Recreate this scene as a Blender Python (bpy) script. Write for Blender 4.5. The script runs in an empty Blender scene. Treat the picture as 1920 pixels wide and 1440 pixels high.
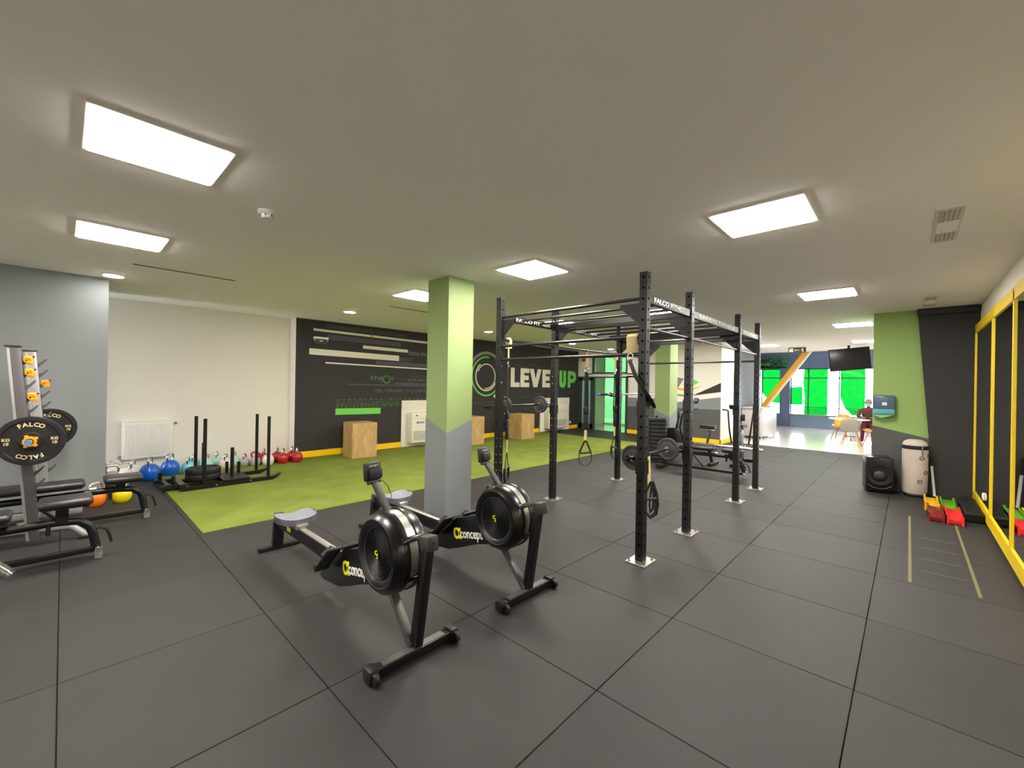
import bpy, bmesh, math, random
from mathutils import Vector, Matrix
random.seed(7)
S = bpy.context.scene
COL = S.collection
PI = math.pi
def R(a): return math.radians(a)

# ---------------------------------------------------------------- camera
CAM_Z = 1.63
cam_d = bpy.data.cameras.new('camera'); cam = bpy.data.objects.new('camera', cam_d); COL.objects.link(cam)
cam_d.sensor_fit = 'HORIZONTAL'; cam_d.sensor_width = 36.0; cam_d.lens = 36.0 * 791.8 / 1920.0
cam_d.clip_start = 0.05; cam_d.clip_end = 200
yaw, pitch, roll = R(43.2385), R(0.061), R(1.0078)
fw = Vector((math.cos(yaw)*math.cos(pitch), math.sin(yaw)*math.cos(pitch), math.sin(pitch)))
rt = Vector((math.sin(yaw), -math.cos(yaw), 0)); up = rt.cross(fw)
rt2 = rt*math.cos(roll) + up*math.sin(roll); up2 = -rt*math.sin(roll) + up*math.cos(roll)
cam.matrix_world = Matrix(((rt2.x, up2.x, -fw.x, 0), (rt2.y, up2.y, -fw.y, 0), (rt2.z, up2.z, -fw.z, CAM_Z), (0, 0, 0, 1)))
S.camera = cam

# ---------------------------------------------------------------- world, light levels, exposure
PANEL_L = 80.0       # radiance of the LED ceiling panels
SPOT_L = 110.0        # radiance of the small round downlights
SKY_L = 18.0          # bright overcast sky seen through the windows
w = bpy.data.worlds.new('overcast_sky'); S.world = w; w.use_nodes = True
bg = w.node_tree.nodes['Background']; bg.inputs[0].default_value = (0.90, 0.96, 1.0, 1); bg.inputs[1].default_value = SKY_L
S.view_settings.view_transform = 'Standard'; S.view_settings.look = 'None'
S.view_settings.exposure = 0.1; S.view_settings.gamma = 1.0; S.view_settings.use_curve_mapping = False
S.cycles.use_denoising = True
S.cycles.max_bounces = 10; S.cycles.diffuse_bounces = 6; S.cycles.glossy_bounces = 4; S.cycles.transparent_max_bounces = 12
S.cycles.sample_clamp_indirect = 20.0

# ---------------------------------------------------------------- materials
def lin(c):
    c /= 255.0
    return c/12.92 if c <= 0.04045 else ((c+0.055)/1.055)**2.4
def rgb(r, g, b): return (lin(r), lin(g), lin(b), 1)
def mat(name, col, rough=0.5, metal=0.0, var=0.08, scale=8.0, bump=0.0, bscale=60.0, spec=0.5, coat=0.0, rand=0.0):
    """colour with a little procedural mottling; optional fine relief; rand = brightness change from object to object"""
    m = bpy.data.materials.new(name); m.use_nodes = True
    nt = m.node_tree; b = nt.nodes['Principled BSDF']
    b.inputs['Roughness'].default_value = rough; b.inputs['Metallic'].default_value = metal
    b.inputs['Specular IOR Level'].default_value = spec
    if coat: b.inputs['Coat Weight'].default_value = coat; b.inputs['Coat Roughness'].default_value = 0.15
    tc = nt.nodes.new('ShaderNodeTexCoord')
    nz = nt.nodes.new('ShaderNodeTexNoise'); nz.inputs['Scale'].default_value = scale; nz.inputs['Detail'].default_value = 4
    nt.links.new(tc.outputs['Object'], nz.inputs['Vector'])
    mr = nt.nodes.new('ShaderNodeMapRange'); mr.inputs[3].default_value = 1-var; mr.inputs[4].default_value = 1+var
    nt.links.new(nz.outputs['Fac'], mr.inputs[0])
    mx = nt.nodes.new('ShaderNodeMix'); mx.data_type = 'RGBA'; mx.blend_type = 'MULTIPLY'; mx.inputs[0].default_value = 1.0
    mx.inputs[6].default_value = col
    out = mr.outputs[0]
    if rand:
        oi = nt.nodes.new('ShaderNodeObjectInfo'); m2 = nt.nodes.new('ShaderNodeMapRange')
        m2.inputs[3].default_value = 1-rand; m2.inputs[4].default_value = 1+rand
        nt.links.new(oi.outputs['Random'], m2.inputs[0])
        mm = nt.nodes.new('ShaderNodeMath'); mm.operation = 'MULTIPLY'
        nt.links.new(out, mm.inputs[0]); nt.links.new(m2.outputs[0], mm.inputs[1]); out = mm.outputs[0]
    nt.links.new(out, mx.inputs[7]); nt.links.new(mx.outputs[2], b.inputs['Base Color'])
    if bump:
        n2 = nt.nodes.new('ShaderNodeTexNoise'); n2.inputs['Scale'].default_value = bscale; n2.inputs['Detail'].default_value = 3
        nt.links.new(tc.outputs['Object'], n2.inputs['Vector'])
        bp = nt.nodes.new('ShaderNodeBump'); bp.inputs['Strength'].default_value = bump; bp.inputs['Distance'].default_value = 0.01
        nt.links.new(n2.outputs['Fac'], bp.inputs['Height']); nt.links.new(bp.outputs[0], b.inputs['Normal'])
    return m
def emit(name, col, s):
    m = bpy.data.materials.new(name); m.use_nodes = True; nt = m.node_tree; nt.nodes.clear()
    o = nt.nodes.new('ShaderNodeOutputMaterial'); e = nt.nodes.new('ShaderNodeEmission')
    e.inputs[0].default_value = col; e.inputs[1].default_value = s; nt.links.new(e.outputs[0], o.inputs[0]); return m
def film(name, col, gloss=0.05):
    """thin clear or tinted pane: tinted transparency plus a weak reflection"""
    m = bpy.data.materials.new(name); m.use_nodes = True; nt = m.node_tree; nt.nodes.clear()
    o = nt.nodes.new('ShaderNodeOutputMaterial'); t = nt.nodes.new('ShaderNodeBsdfTransparent'); t.inputs[0].default_value = col
    g = nt.nodes.new('ShaderNodeBsdfGlossy'); g.inputs['Roughness'].default_value = 0.03
    mx = nt.nodes.new('ShaderNodeMixShader'); mx.inputs[0].default_value = gloss
    nt.links.new(t.outputs[0], mx.inputs[1]); nt.links.new(g.outputs[0], mx.inputs[2]); nt.links.new(mx.outputs[0], o.inputs[0]); return m

M = {}
M['rubber'] = mat('rubber_tile', rgb(45, 43, 42), 0.6, var=0.16, scale=2.6, bump=0.25, bscale=220, spec=0.35, rand=0.13)
M['sub'] = mat('subfloor', rgb(34, 33, 33), 0.9)
M['ceil'] = mat('ceiling_paint', rgb(246, 242, 235), 0.9, var=0.02, scale=1.5)
M['white'] = mat('white_wall_paint', rgb(232, 226, 215), 0.8, var=0.025, scale=2)
M['grey'] = mat('grey_wall_paint', rgb(126, 130, 132), 0.7, var=0.03, scale=2)
M['dgrey'] = mat('dark_grey_wall_paint', rgb(84, 85, 84), 0.7, var=0.03, scale=2)
M['black_wall'] = mat('black_wall_paint', rgb(49, 45, 45), 0.75, var=0.05, scale=2)
M['black_pil'] = mat('black_pillar_paint', rgb(50, 50, 48), 0.8, var=0.05, scale=2)
M['green'] = mat('light_green_paint', rgb(141, 162, 103), 0.65, var=0.025, scale=2)
M['green2'] = mat('mid_green_paint', rgb(142, 170, 94), 0.65, var=0.03, scale=2)
M['yellow'] = mat('yellow_trim', rgb(255, 206, 4), 0.5, var=0.04)
M['mirror_yellow'] = mat('yellow_frame', rgb(236, 200, 10), 0.4, var=0.04)
M['lobbywall'] = mat('blue_grey_paint', rgb(108, 124, 158), 0.7, var=0.03)
M['lobbyblue'] = mat('pale_blue_paint', rgb(150, 175, 205), 0.7, var=0.03)
M['midwall'] = mat('cool_grey_paint', rgb(112, 114, 120), 0.7, var=0.03)
M['lobbyfloor'] = mat('polished_pale_floor', rgb(205, 200, 196), 0.16, var=0.06, scale=1.2, spec=0.6)
M['pave'] = mat('outdoor_paving', rgb(220, 220, 220), 0.9, var=0.05)
M['stripe_w'] = mat('white_print', rgb(226, 218, 200), 0.6, var=0.03)
M['stripe_p'] = mat('dark_violet_print', rgb(74, 68, 80), 0.6, var=0.04)
M['stripe_p2'] = mat('faint_violet_print', rgb(62, 57, 62), 0.6, var=0.04)
M['txt_grey'] = mat('dim_grey_print', rgb(92, 86, 92), 0.6, var=0.04)
M['txt_lgrey'] = mat('light_grey_print', rgb(140, 134, 128), 0.6, var=0.04)
M['print_g'] = mat('green_print', rgb(112, 205, 80), 0.6, var=0.04)
M['print_g2'] = mat('dim_green_print', rgb(84, 128, 66), 0.6, var=0.1)
M['blk'] = mat('black_steel', rgb(20, 19, 20), 0.36, metal=0.1, spec=0.4, var=0.06)
M['rig'] = mat('charcoal_powder_coat', rgb(21, 20, 20), 0.42, metal=0.0, spec=0.32, var=0.06, bump=0.05, bscale=300)
M['rigbar'] = mat('grey_steel_bar', rgb(60, 58, 59), 0.3, metal=0.7, var=0.05)
M['dullsteel'] = mat('dull_steel', rgb(96, 93, 90), 0.45, metal=0.5, var=0.06)
M['flatblack'] = mat('flat_black', rgb(9, 9, 9), 0.9, spec=0.1)
M['zinc'] = mat('zinc_plate', rgb(165, 160, 155), 0.35, metal=0.9, var=0.1)
M['chrome'] = mat('chrome', rgb(225, 225, 228), 0.1, metal=1.0, var=0.02)
M['alu'] = mat('brushed_aluminium', rgb(178, 174, 166), 0.35, metal=0.8, var=0.05)
M['greysteel'] = mat('grey_steel_frame', rgb(150, 148, 148), 0.4, metal=0.3, var=0.05)
M['upright'] = mat('graphite_upright', rgb(84, 80, 83), 0.45, metal=0.2, var=0.05)
M['gloss'] = mat('gloss_black_plastic', rgb(10, 10, 11), 0.3, var=0.05, coat=0.15, spec=0.45)
M['plastic'] = mat('matt_black_plastic', rgb(19, 18, 19), 0.5, var=0.06)
M['dplastic'] = mat('charcoal_plastic', rgb(52, 49, 50), 0.5, var=0.06)
M['seatgrey'] = mat('grey_moulded_seat', rgb(116, 119, 129), 0.55, var=0.04)
M['vinyl'] = mat('black_vinyl_pad', rgb(38, 36, 37), 0.36, var=0.08, bump=0.1, bscale=90)
M['rubberblk'] = mat('black_rubber', rgb(15, 14, 15), 0.55, var=0.08)
M['plategrey'] = mat('dark_grey_rubber_plate', rgb(48, 46, 46), 0.55, var=0.06)
M['sand'] = mat('sand_nylon_strap', rgb(205, 186, 132), 0.8, var=0.1, bump=0.3, bscale=200)
M['webbing'] = mat('black_nylon_strap', rgb(15, 15, 16), 0.7, var=0.1, bump=0.3, bscale=200)
M['orange'] = mat('orange_plastic', rgb(250, 150, 10), 0.4, var=0.04)
M['blue_cap'] = mat('blue_cap', rgb(60, 130, 205), 0.4, var=0.04)
M['gold'] = mat('cream_gold_lettering', rgb(222, 205, 150), 0.5, var=0.03)
M['c2yellow'] = mat('yellow_lettering', rgb(225, 230, 20), 0.5, var=0.03)
M['lettering'] = mat('white_lettering', rgb(225, 222, 216), 0.5, var=0.03)
M['radiator'] = mat('radiator_enamel', rgb(236, 233, 228), 0.35, var=0.02)
M['ac'] = mat('cream_plastic', rgb(226, 220, 204), 0.45, var=0.02)
M['acdark'] = mat('grey_louvre', rgb(176, 172, 162), 0.5, var=0.03)
M['mirror'] = mat('mirror_glass', (0.86, 0.88, 0.87, 1), 0.02, metal=1.0, var=0.0)
M['screen'] = mat('dark_screen', rgb(16, 15, 13), 0.35, spec=0.25, var=0.04)
M['leaf'] = mat('leaf_green', rgb(130, 205, 140), 0.5, var=0.2, scale=20)
M['beam_y'] = mat('yellow_steel', rgb(245, 178, 10), 0.45, var=0.03)
M['bag'] = mat('worn_cream_vinyl', rgb(196, 182, 170), 0.5, var=0.1, scale=5)
M['towel'] = mat('blue_plastic', rgb(74, 98, 120), 0.25, var=0.05)
M['paper'] = mat('pale_green_paper', rgb(120, 190, 140), 0.8, var=0.05)
M['chairgrey'] = mat('grey_shell', rgb(140, 132, 122), 0.5, var=0.04)
M['chairlight'] = mat('light_grey_shell', rgb(190, 196, 204), 0.5, var=0.04)
M['chairyellow'] = mat('yellow_shell', rgb(245, 190, 40), 0.45, var=0.04)
M['beech'] = mat('beech_leg', rgb(205, 140, 95), 0.5, var=0.12, scale=14)
M['table'] = mat('white_laminate', rgb(228, 236, 232), 0.2, var=0.02)
M['counter'] = mat('off_white_laminate', rgb(186, 178, 174), 0.4, var=0.02)
M['mat_blue'] = mat('blue_foam_mat', rgb(20, 74, 140), 0.6, var=0.12)
M['mat_blue2'] = mat('light_blue_foam', rgb(90, 160, 170), 0.6, var=0.08)
M['skin'] = mat('skin', rgb(176, 146, 132), 0.6, var=0.05)
M['shirt'] = mat('dark_red_shirt', rgb(120, 44, 60), 0.8, var=0.12)
M['vest'] = mat('brown_vest', rgb(70, 52, 44), 0.8, var=0.12)
M['mask'] = mat('pale_blue_mask', rgb(150, 205, 235), 0.7, var=0.03)
M['hair'] = mat('grey_hair', rgb(150, 142, 150), 0.7, var=0.1)
M['trouser'] = mat('dark_trousers', rgb(40, 40, 52), 0.8, var=0.1)
M['red'] = mat('red_plastic', rgb(180, 20, 24), 0.4, var=0.04)
M['tape'] = mat('worn_yellow_tape', rgb(112, 104, 66), 0.7, var=0.2, scale=20)
M['chalk'] = mat('faint_scuff', rgb(112, 109, 103), 0.8, var=0.1)
M['glow'] = emit('led_diffuser', (1.0, 0.94, 0.87, 1), PANEL_L)
M['spot'] = emit('downlight_diffuser', (1.0, 0.95, 0.86, 1), SPOT_L)
M['lightframe'] = mat('white_light_frame', rgb(230, 228, 222), 0.5, var=0.02)
M['vent'] = mat('vent_grille', rgb(222, 217, 206), 0.6, var=0.03)
M['slot'] = mat('dark_slot', rgb(96, 92, 80), 0.8, var=0.03)
M['clear'] = film('clear_glass', (0.97, 0.98, 0.98, 1))
M['greenfilm'] = film('green_window_film', (0.022, 0.245, 0.07, 1), 0.008)
M['mintfilm'] = film('mint_window_film', (0.15, 0.27, 0.16, 1), 0.008)
M['frost'] = mat('frosted_glass', rgb(150, 200, 185), 0.35, var=0.03)
M['doorframe'] = mat('dark_door_frame', rgb(52, 66, 66), 0.5, var=0.04)
M['mullion'] = mat('dark_mullion', rgb(70, 84, 82), 0.5, var=0.04)
M['exitgreen'] = mat('exit_sign_green', rgb(40, 58, 40), 0.4, var=0.04)
def turf_mat():
    m = mat('artificial_turf', rgb(128, 160, 52), 0.9, var=0.0, spec=0.15)
    nt = m.node_tree; b = nt.nodes['Principled BSDF']; tc = nt.nodes['Texture Coordinate']
    n1 = nt.nodes.new('ShaderNodeTexNoise'); n1.inputs['Scale'].default_value = 90; n1.inputs['Detail'].default_value = 6; n1.inputs['Roughness'].default_value = 0.8
    n2 = nt.nodes.new('ShaderNodeTexNoise'); n2.inputs['Scale'].default_value = 2.2; n2.inputs['Detail'].default_value = 3
    for n in (n1, n2): nt.links.new(tc.outputs['Object'], n.inputs['Vector'])
    mx = nt.nodes.new('ShaderNodeMix'); mx.data_type = 'FLOAT'; mx.inputs[0].default_value = 0.3
    nt.links.new(n1.outputs['Fac'], mx.inputs[2]); nt.links.new(n2.outputs['Fac'], mx.inputs[3])
    cr = nt.nodes.new('ShaderNodeValToRGB'); cr.color_ramp.elements[0].position = 0.3; cr.color_ramp.elements[0].color = rgb(90, 104, 38)
    cr.color_ramp.elements[1].position = 0.72; cr.color_ramp.elements[1].color = rgb(150, 162, 74)
    nt.links.new(mx.outputs[0], cr.inputs[0]); nt.links.new(cr.outputs[0], b.inputs['Base Color'])
    bp = nt.nodes.new('ShaderNodeBump'); bp.inputs['Strength'].default_value = 0.7; bp.inputs['Distance'].default_value = 0.02
    nt.links.new(n1.outputs['Fac'], bp.inputs['Height']); nt.links.new(bp.outputs[0], b.inputs['Normal']); return m
M['turf'] = turf_mat()
def wood_mat():
    m = mat('pale_plywood', rgb(184, 148, 94), 0.6, var=0.0)
    nt = m.node_tree; b = nt.nodes['Principled BSDF']; tc = nt.nodes['Texture Coordinate']
    mp = nt.nodes.new('ShaderNodeMapping'); mp.inputs['Scale'].default_value = (4, 4, 0.9)
    nz = nt.nodes.new('ShaderNodeTexNoise'); nz.inputs['Scale'].default_value = 3.2; nz.inputs['Detail'].default_value = 6; nz.inputs['Distortion'].default_value = 1.2
    cr = nt.nodes.new('ShaderNodeValToRGB'); cr.color_ramp.elements[0].position = 0.3; cr.color_ramp.elements[0].color = rgb(168, 132, 82)
    cr.color_ramp.elements[1].position = 0.7; cr.color_ramp.elements[1].color = rgb(200, 166, 110)
    nt.links.new(tc.outputs['Object'], mp.inputs[0]); nt.links.new(mp.outputs[0], nz.inputs['Vector'])
    nt.links.new(nz.outputs['Fac'], cr.inputs[0]); nt.links.new(cr.outputs[0], b.inputs['Base Color']); return m
M['wood'] = wood_mat()
def kb_mat(name, c): M[name] = mat(name, rgb(*c), 0.3, var=0.05, coat=0.3)
for n, c in (('kb_blue', (16, 92, 190)), ('kb_sky', (110, 195, 215)), ('kb_mint', (170, 215, 205)), ('kb_pink', (236, 205, 200)), ('kb_white', (232, 220, 208)),
             ('kb_grey', (165, 160, 160)), ('kb_red', (176, 16, 30)), ('kb_orange', (240, 120, 10)), ('kb_yellow', (232, 212, 12)), ('slab_yellow', (236, 176, 12)),
             ('slab_green', (92, 168, 14)), ('slab_darkred', (128, 26, 30)), ('slab_red', (232, 44, 44))): kb_mat(n, c)

# ---------------------------------------------------------------- mesh helpers
class MB:
    def __init__(s): s.bm = bmesh.new()
    def box(s, c, d, bev=0.0, rot=None, seg=2):
        m = Matrix.Translation(c) @ ((rot if rot is not None else Matrix.Identity(3)).to_4x4()) @ Matrix.Diagonal((d[0], d[1], d[2], 1))
        r = bmesh.ops.create_cube(s.bm, size=1, matrix=m)
        if bev:
            es = list({e for v in r['verts'] for e in v.link_edges})
            bmesh.ops.bevel(s.bm, geom=es, offset=bev, segments=seg, affect='EDGES', profile=0.5)
        return s
    def beam(s, p0, p1, wd, ht, bev=0.0):
        """square bar from p0 to p1, wd across, ht in the other direction"""
        p0, p1 = Vector(p0), Vector(p1); z = (p1-p0); L = z.length; z.normalize()
        ref = Vector((0, 0, 1)) if abs(z.z) < 0.98 else Vector((1, 0, 0))
        x = ref.cross(z).normalized(); y = z.cross(x)
        return s.box((p0+p1)/2, (wd, ht, L), bev, Matrix((x, y, z)).transposed())
    def cyl(s, p0, p1, r, r2=None, seg=16, bev=0.0):
        p0, p1 = Vector(p0), Vector(p1); d = p1-p0
        q = Vector((0, 0, 1)).rotation_difference(d.normalized()).to_matrix().to_4x4()
        g = bmesh.ops.create_cone(s.bm, cap_ends=True, segments=seg, radius1=r, radius2=r if r2 is None else r2, depth=d.length, matrix=Matrix.Translation((p0+p1)/2) @ q)
        if bev:
            es = [e for e in {e for v in g['verts'] for e in v.link_edges} if len(e.link_faces) == 2 and any(len(f.verts) > 4 for f in e.link_faces)]
            bmesh.ops.bevel(s.bm, geom=es, offset=bev, segments=2, affect='EDGES', profile=0.5)
        return s
    def tube(s, pts, r, seg=8, cap=True, flat=None, closed=False):
        """swept tube; flat=(a,b) gives an elliptical / strap-like section"""
        P = [Vector(p) for p in pts]; n = len(P); rings = []; prev = None
        for i in range(n):
            if closed: t = (P[(i+1) % n]-P[i-1]).normalized()
            else: t = (P[min(i+1, n-1)]-P[max(i-1, 0)]).normalized()
            if prev is None:
                ref = Vector((0, 0, 1)) if abs(t.z) < 0.9 else Vector((1, 0, 0)); x = ref.cross(t).normalized()
            else: x = (prev - t*prev.dot(t)).normalized()
            prev = x; y = t.cross(x); a, b = flat if flat else ((r[i] if isinstance(r, (list, tuple)) else r),)*2
            rings.append([s.bm.verts.new(P[i] + x*a*math.cos(2*PI*k/seg) + y*b*math.sin(2*PI*k/seg)) for k in range(seg)])
        for i in range(n if closed else n-1):
            A, B = rings[i], rings[(i+1) % n]
            for k in range(seg): s.bm.faces.new((A[k], A[(k+1) % seg], B[(k+1) % seg], B[k]))
        if cap and not closed: s.bm.faces.new(rings[0][::-1]); s.bm.faces.new(rings[-1])
        return s
    def lathe(s, prof, seg=32, c=(0, 0, 0), axis='Z', cap=True):
        """profile of (radius, height) turned about an axis through c"""
        f = {'Z': lambda x, y, z: (x, y, z), 'Y': lambda x, y, z: (x, z, y), 'X': lambda x, y, z: (z, x, y)}[axis]; c = Vector(c); rings = []
        for r, h in prof:
            if r < 1e-6: rings.append([s.bm.verts.new(c + Vector(f(0, 0, h)))])
            else: rings.append([s.bm.verts.new(c + Vector(f(r*math.cos(2*PI*k/seg), r*math.sin(2*PI*k/seg), h))) for k in range(seg)])
        for A, B in zip(rings, rings[1:]):
            for k in range(seg):
                k2 = (k+1) % seg
                if len(A) == 1 and len(B) == 1: continue
                if len(A) == 1: s.bm.faces.new((A[0], B[k2], B[k]))
                elif len(B) == 1: s.bm.faces.new((A[k], A[k2], B[0]))
                else: s.bm.faces.new((A[k], A[k2], B[k2], B[k]))
        if cap:
            for r in (rings[0], rings[-1]):
                if len(r) > 2: s.bm.faces.new(r)
        return s
    def prism(s, poly, t, plane='XZ', at=0.0):
        """polygon of 2-D points given thickness t; plane 'XZ' spans y=at..at+t, 'YZ' spans x, 'XY' spans z"""
        f = {'XZ': lambda a, b, h: (a, h, b), 'YZ': lambda a, b, h: (h, a, b), 'XY': lambda a, b, h: (a, b, h)}[plane]
        A = [s.bm.verts.new(f(a, b, at)) for a, b in poly]; B = [s.bm.verts.new(f(a, b, at+t)) for a, b in poly]; n = len(poly)
        s.bm.faces.new(A); s.bm.faces.new(B[::-1])
        for k in range(n): s.bm.faces.new((A[k], B[k], B[(k+1) % n], A[(k+1) % n]))
        return s
    def sphere(s, c, r, sc=(1, 1, 1), u=20, v=12):
        bmesh.ops.create_uvsphere(s.bm, u_segments=u, v_segments=v, radius=r, matrix=Matrix.Translation(c) @ Matrix.Diagonal((*sc, 1))); return s
    def mesh(s, name, m):
        bmesh.ops.recalc_face_normals(s.bm, faces=s.bm.faces[:])
        me = bpy.data.meshes.new(name); s.bm.to_mesh(me); s.bm.free()
        me.materials.append(m)
        for p in me.polygons: p.use_smooth = True
        me.set_sharp_from_angle(angle=R(38)); return me
    def build(s, name, m, parent=None, label=None, kind=None, loc=None):
        return link(name, s.mesh(name, M[m] if isinstance(m, str) else m), parent, label, kind, loc)
def link(name, me, parent=None, label=None, kind=None, loc=None):
    o = bpy.data.objects.new(name, me); COL.objects.link(o)
    if parent: o.parent = parent
    if label: o['label'] = label
    if kind: o['kind'] = kind
    if loc: o.location = loc
    return o
def tag(o, label, cat, group=None):
    o['label'] = label; o['category'] = cat
    if group: o['group'] = group
    return o
def thing(name, label, cat, loc=(0, 0, 0), rz=0.0, group=None):
    o = bpy.data.objects.new(name, None); COL.objects.link(o); o.location = loc; o.rotation_euler = (0, 0, rz); o.empty_display_size = 0.1
    return tag(o, label, cat, group)
KIDS = {}
def copy_tree(o, parent=None, top=True):
    c = o.copy(); COL.objects.link(c)
    if parent: c.parent = parent
    for ch in [x for x in S.objects if x.parent == o]: copy_tree(ch, c, False)
    return c
def dup(o, label, loc, rz=0.0, group=None):
    c = copy_tree(o); c.location = loc; c.rotation_euler = (0, 0, rz); c['label'] = label
    if group: c['group'] = group
    return c
def S_(name, mb, m, parent=None): return mb.build(name, m, parent, kind=None if parent else 'structure')
def B(*a, **k): return MB().box(*a, **k)
def arc(c, r, a0, a1, n, plane='XZ', sy=1.0):
    out = []
    for i in range(n+1):
        a = a0+(a1-a0)*i/n; u, v = r*math.cos(a), r*math.sin(a)*sy
        out.append({'XZ': (c[0]+u, c[1], c[2]+v), 'YZ': (c[0], c[1]+u, c[2]+v), 'XY': (c[0]+u, c[1]+v, c[2])}[plane])
    return out
def text_mesh(body, size, depth=0.002, bold=0.0, align='LEFT', sx=1.0, spacing=1.0):
    cu = bpy.data.curves.new('lettering', 'FONT'); cu.body = body; cu.size = size; cu.extrude = depth; cu.offset = bold; cu.align_x = align
    cu.resolution_u = 3; cu.space_character = spacing
    ob = bpy.data.objects.new('lettering', cu); COL.objects.link(ob); bpy.context.view_layer.update()
    me = bpy.data.meshes.new_from_object(ob.evaluated_get(bpy.context.evaluated_depsgraph_get()))
    bpy.data.objects.remove(ob); bpy.data.curves.remove(cu)
    if sx != 1.0: me.transform(Matrix.Diagonal((sx, 1, 1, 1)))
    return me
def letters(body, size, m, M4, parent=None, name='lettering', **k):
    me = text_mesh(body, size, **k); me.transform(M4); me.materials.clear(); me.materials.append(M[m]); return link(name, me, parent)
def frame_xz(x, y, z): return Matrix.Translation((x, y, z)) @ Matrix.Rotation(PI/2, 4, 'X')          # reads along +X on a face looking to -Y
def fit_text(body, x0, x1, h, m, M0, parent, name='lettering', bold=0.0):
    """text stretched to a given width and capital height; M0 maps its plane"""
    me = text_mesh(body, 1.0, depth=0.0, bold=bold)
    xs = [v.co.x for v in me.vertices]; ys = [v.co.y for v in me.vertices]; a, b, c, d = min(xs), max(xs), min(ys), max(ys)
    me.transform(Matrix.Diagonal(((x1-x0)/(b-a), h/(d-c), 1, 1)) @ Matrix.Translation((-a, -c, 0)))
    me2 = bmesh.new(); me2.from_mesh(me)
    r = bmesh.ops.extrude_face_region(me2, geom=me2.faces[:])
    for e in r['geom']:
        if isinstance(e, bmesh.types.BMVert): e.co.z += 0.003
    me2.to_mesh(me); me2.free(); me.transform(M0); me.materials.clear(); me.materials.append(M[m]); return link(name, me, parent)

# ================================================================ THE SETTING
H = 2.93; YW = 9.22; YM = -0.74; XP = 9.35      # ceiling, black wall, mirror wall, right pillar face
X_END = 17.2; XWIN = 22.0
fl = B((5.0, 3.5, -0.16), (18.0, 15.4, 0.27)).build('floor', 'sub', kind='structure')
gx = [1.98+0.99*(k-2) for k in range(-3, 15)]
gy = [-0.84, 0.2, 1.2, 2.23, 3.27, 4.3, 5.4, 6.4, 7.4, 8.4, 9.4]
tiles = {}
def tile(x0, x1, y0, y1):
    w_, d_ = round(x1-x0, 3), round(y1-y0, 3)
    if w_ < 0.03 or d_ < 0.03: return
    if (w_, d_) not in tiles: tiles[(w_, d_)] = B((w_/2, d_/2, -0.0125), (w_-0.0035, d_-0.0035, 0.025), bev=0.003, seg=1).mesh('tile', M['rubber'])
    link('tile', tiles[(w_, d_)], fl, loc=(x0, y0, 0.0))
TX0, TX1, TY0 = 1.03, 11.45, 5.4
for i in range(len(gx)-1):
    for j in range(len(gy)-1):
        a, b, c, d = gx[i], min(gx[i+1], 13.87), gy[j], gy[j+1]
        if b <= a: continue
        if c >= TY0-0.01:
            if b <= TX0: tile(a, b, c, d)
            elif a >= TX1: tile(a, b, c, d)
            else:
                if a < TX0: tile(a, TX0, c, d)
                if b > TX1: tile(max(a, TX1), b, c, d)
        else: tile(a, b, c, d)
# a row of tiles along the foot of the white wall, left of the turf, stays in the grid above
turf = MB().prism([(TX0+.003, TY0), (TX1-.003, TY0), (TX1-.003, 9.205), (3.26, 9.205), (3.26, 9.49), (TX0+.003, 9.49)], 0.02, 'XY', -0.01).build('turf_strip', 'turf')
tag(turf, 'long strip of green artificial turf laid beside the black wall', 'turf')
S_('lobby_floor', B((18.2, 3.0, -0.015), (8.6, 14, 0.03)), 'lobbyfloor')
S_('corridor_floor', B((15.4, 9.0, 0.0), (3.6, 4.6, 0.012)), 'lobbyfloor')
S_('ceiling', B((6.6, 4.2, H+0.1), (21.2, 14.4, 0.2)), 'ceil')
S_('ceiling_lobby', B((20.0, 3.0, 3.65), (5.6, 14, 0.2)), 'ceil')
S_('trim_ceiling_edge', B((X_END-0.01, 3.0, 3.24), (0.06, 14, 0.66)), 'white')
# left and rear walls
S_('wall_left', B((-1.8, 8.3, H/2), (4.4, 1.2, H)), 'grey')                 # grey block in front of the white wall: face y=7.70, edge x=0.40
S_('wall_back_white', B((0.9, 9.62, H/2), (5.0, 0.24, H)), 'white')
wb = S_('wall_back', B((8.53, 9.46, H/2), (10.5, 0.48, H)), 'black_wall')   # black wall with the prints: face y=9.22
S_('wall_camera_side', B((-4.0, 3.5, H/2), (0.2, 9.6, H)), 'white')
S_('wall_right', B((2.7, YM-0.12, H/2), (13.6, 0.2, H)), 'white')
B((3.276, 9.47, H/2), (0.008, 0.5, H)).build('white_return', 'white', wb)
bb = MB().box((4.53, YW-0.01, 0.085), (2.5, 0.02, 0.13)); S_('baseboard_back', bb, 'yellow')
S_('baseboard_back_middle', MB().box((9.3, YW-0.01, 0.085), (3.75, 0.02, 0.13)), 'yellow')
S_('baseboard_back_right', MB().box((13.2, YW-0.01, 0.085), (0.6, 0.02, 0.13)), 'yellow')
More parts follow.
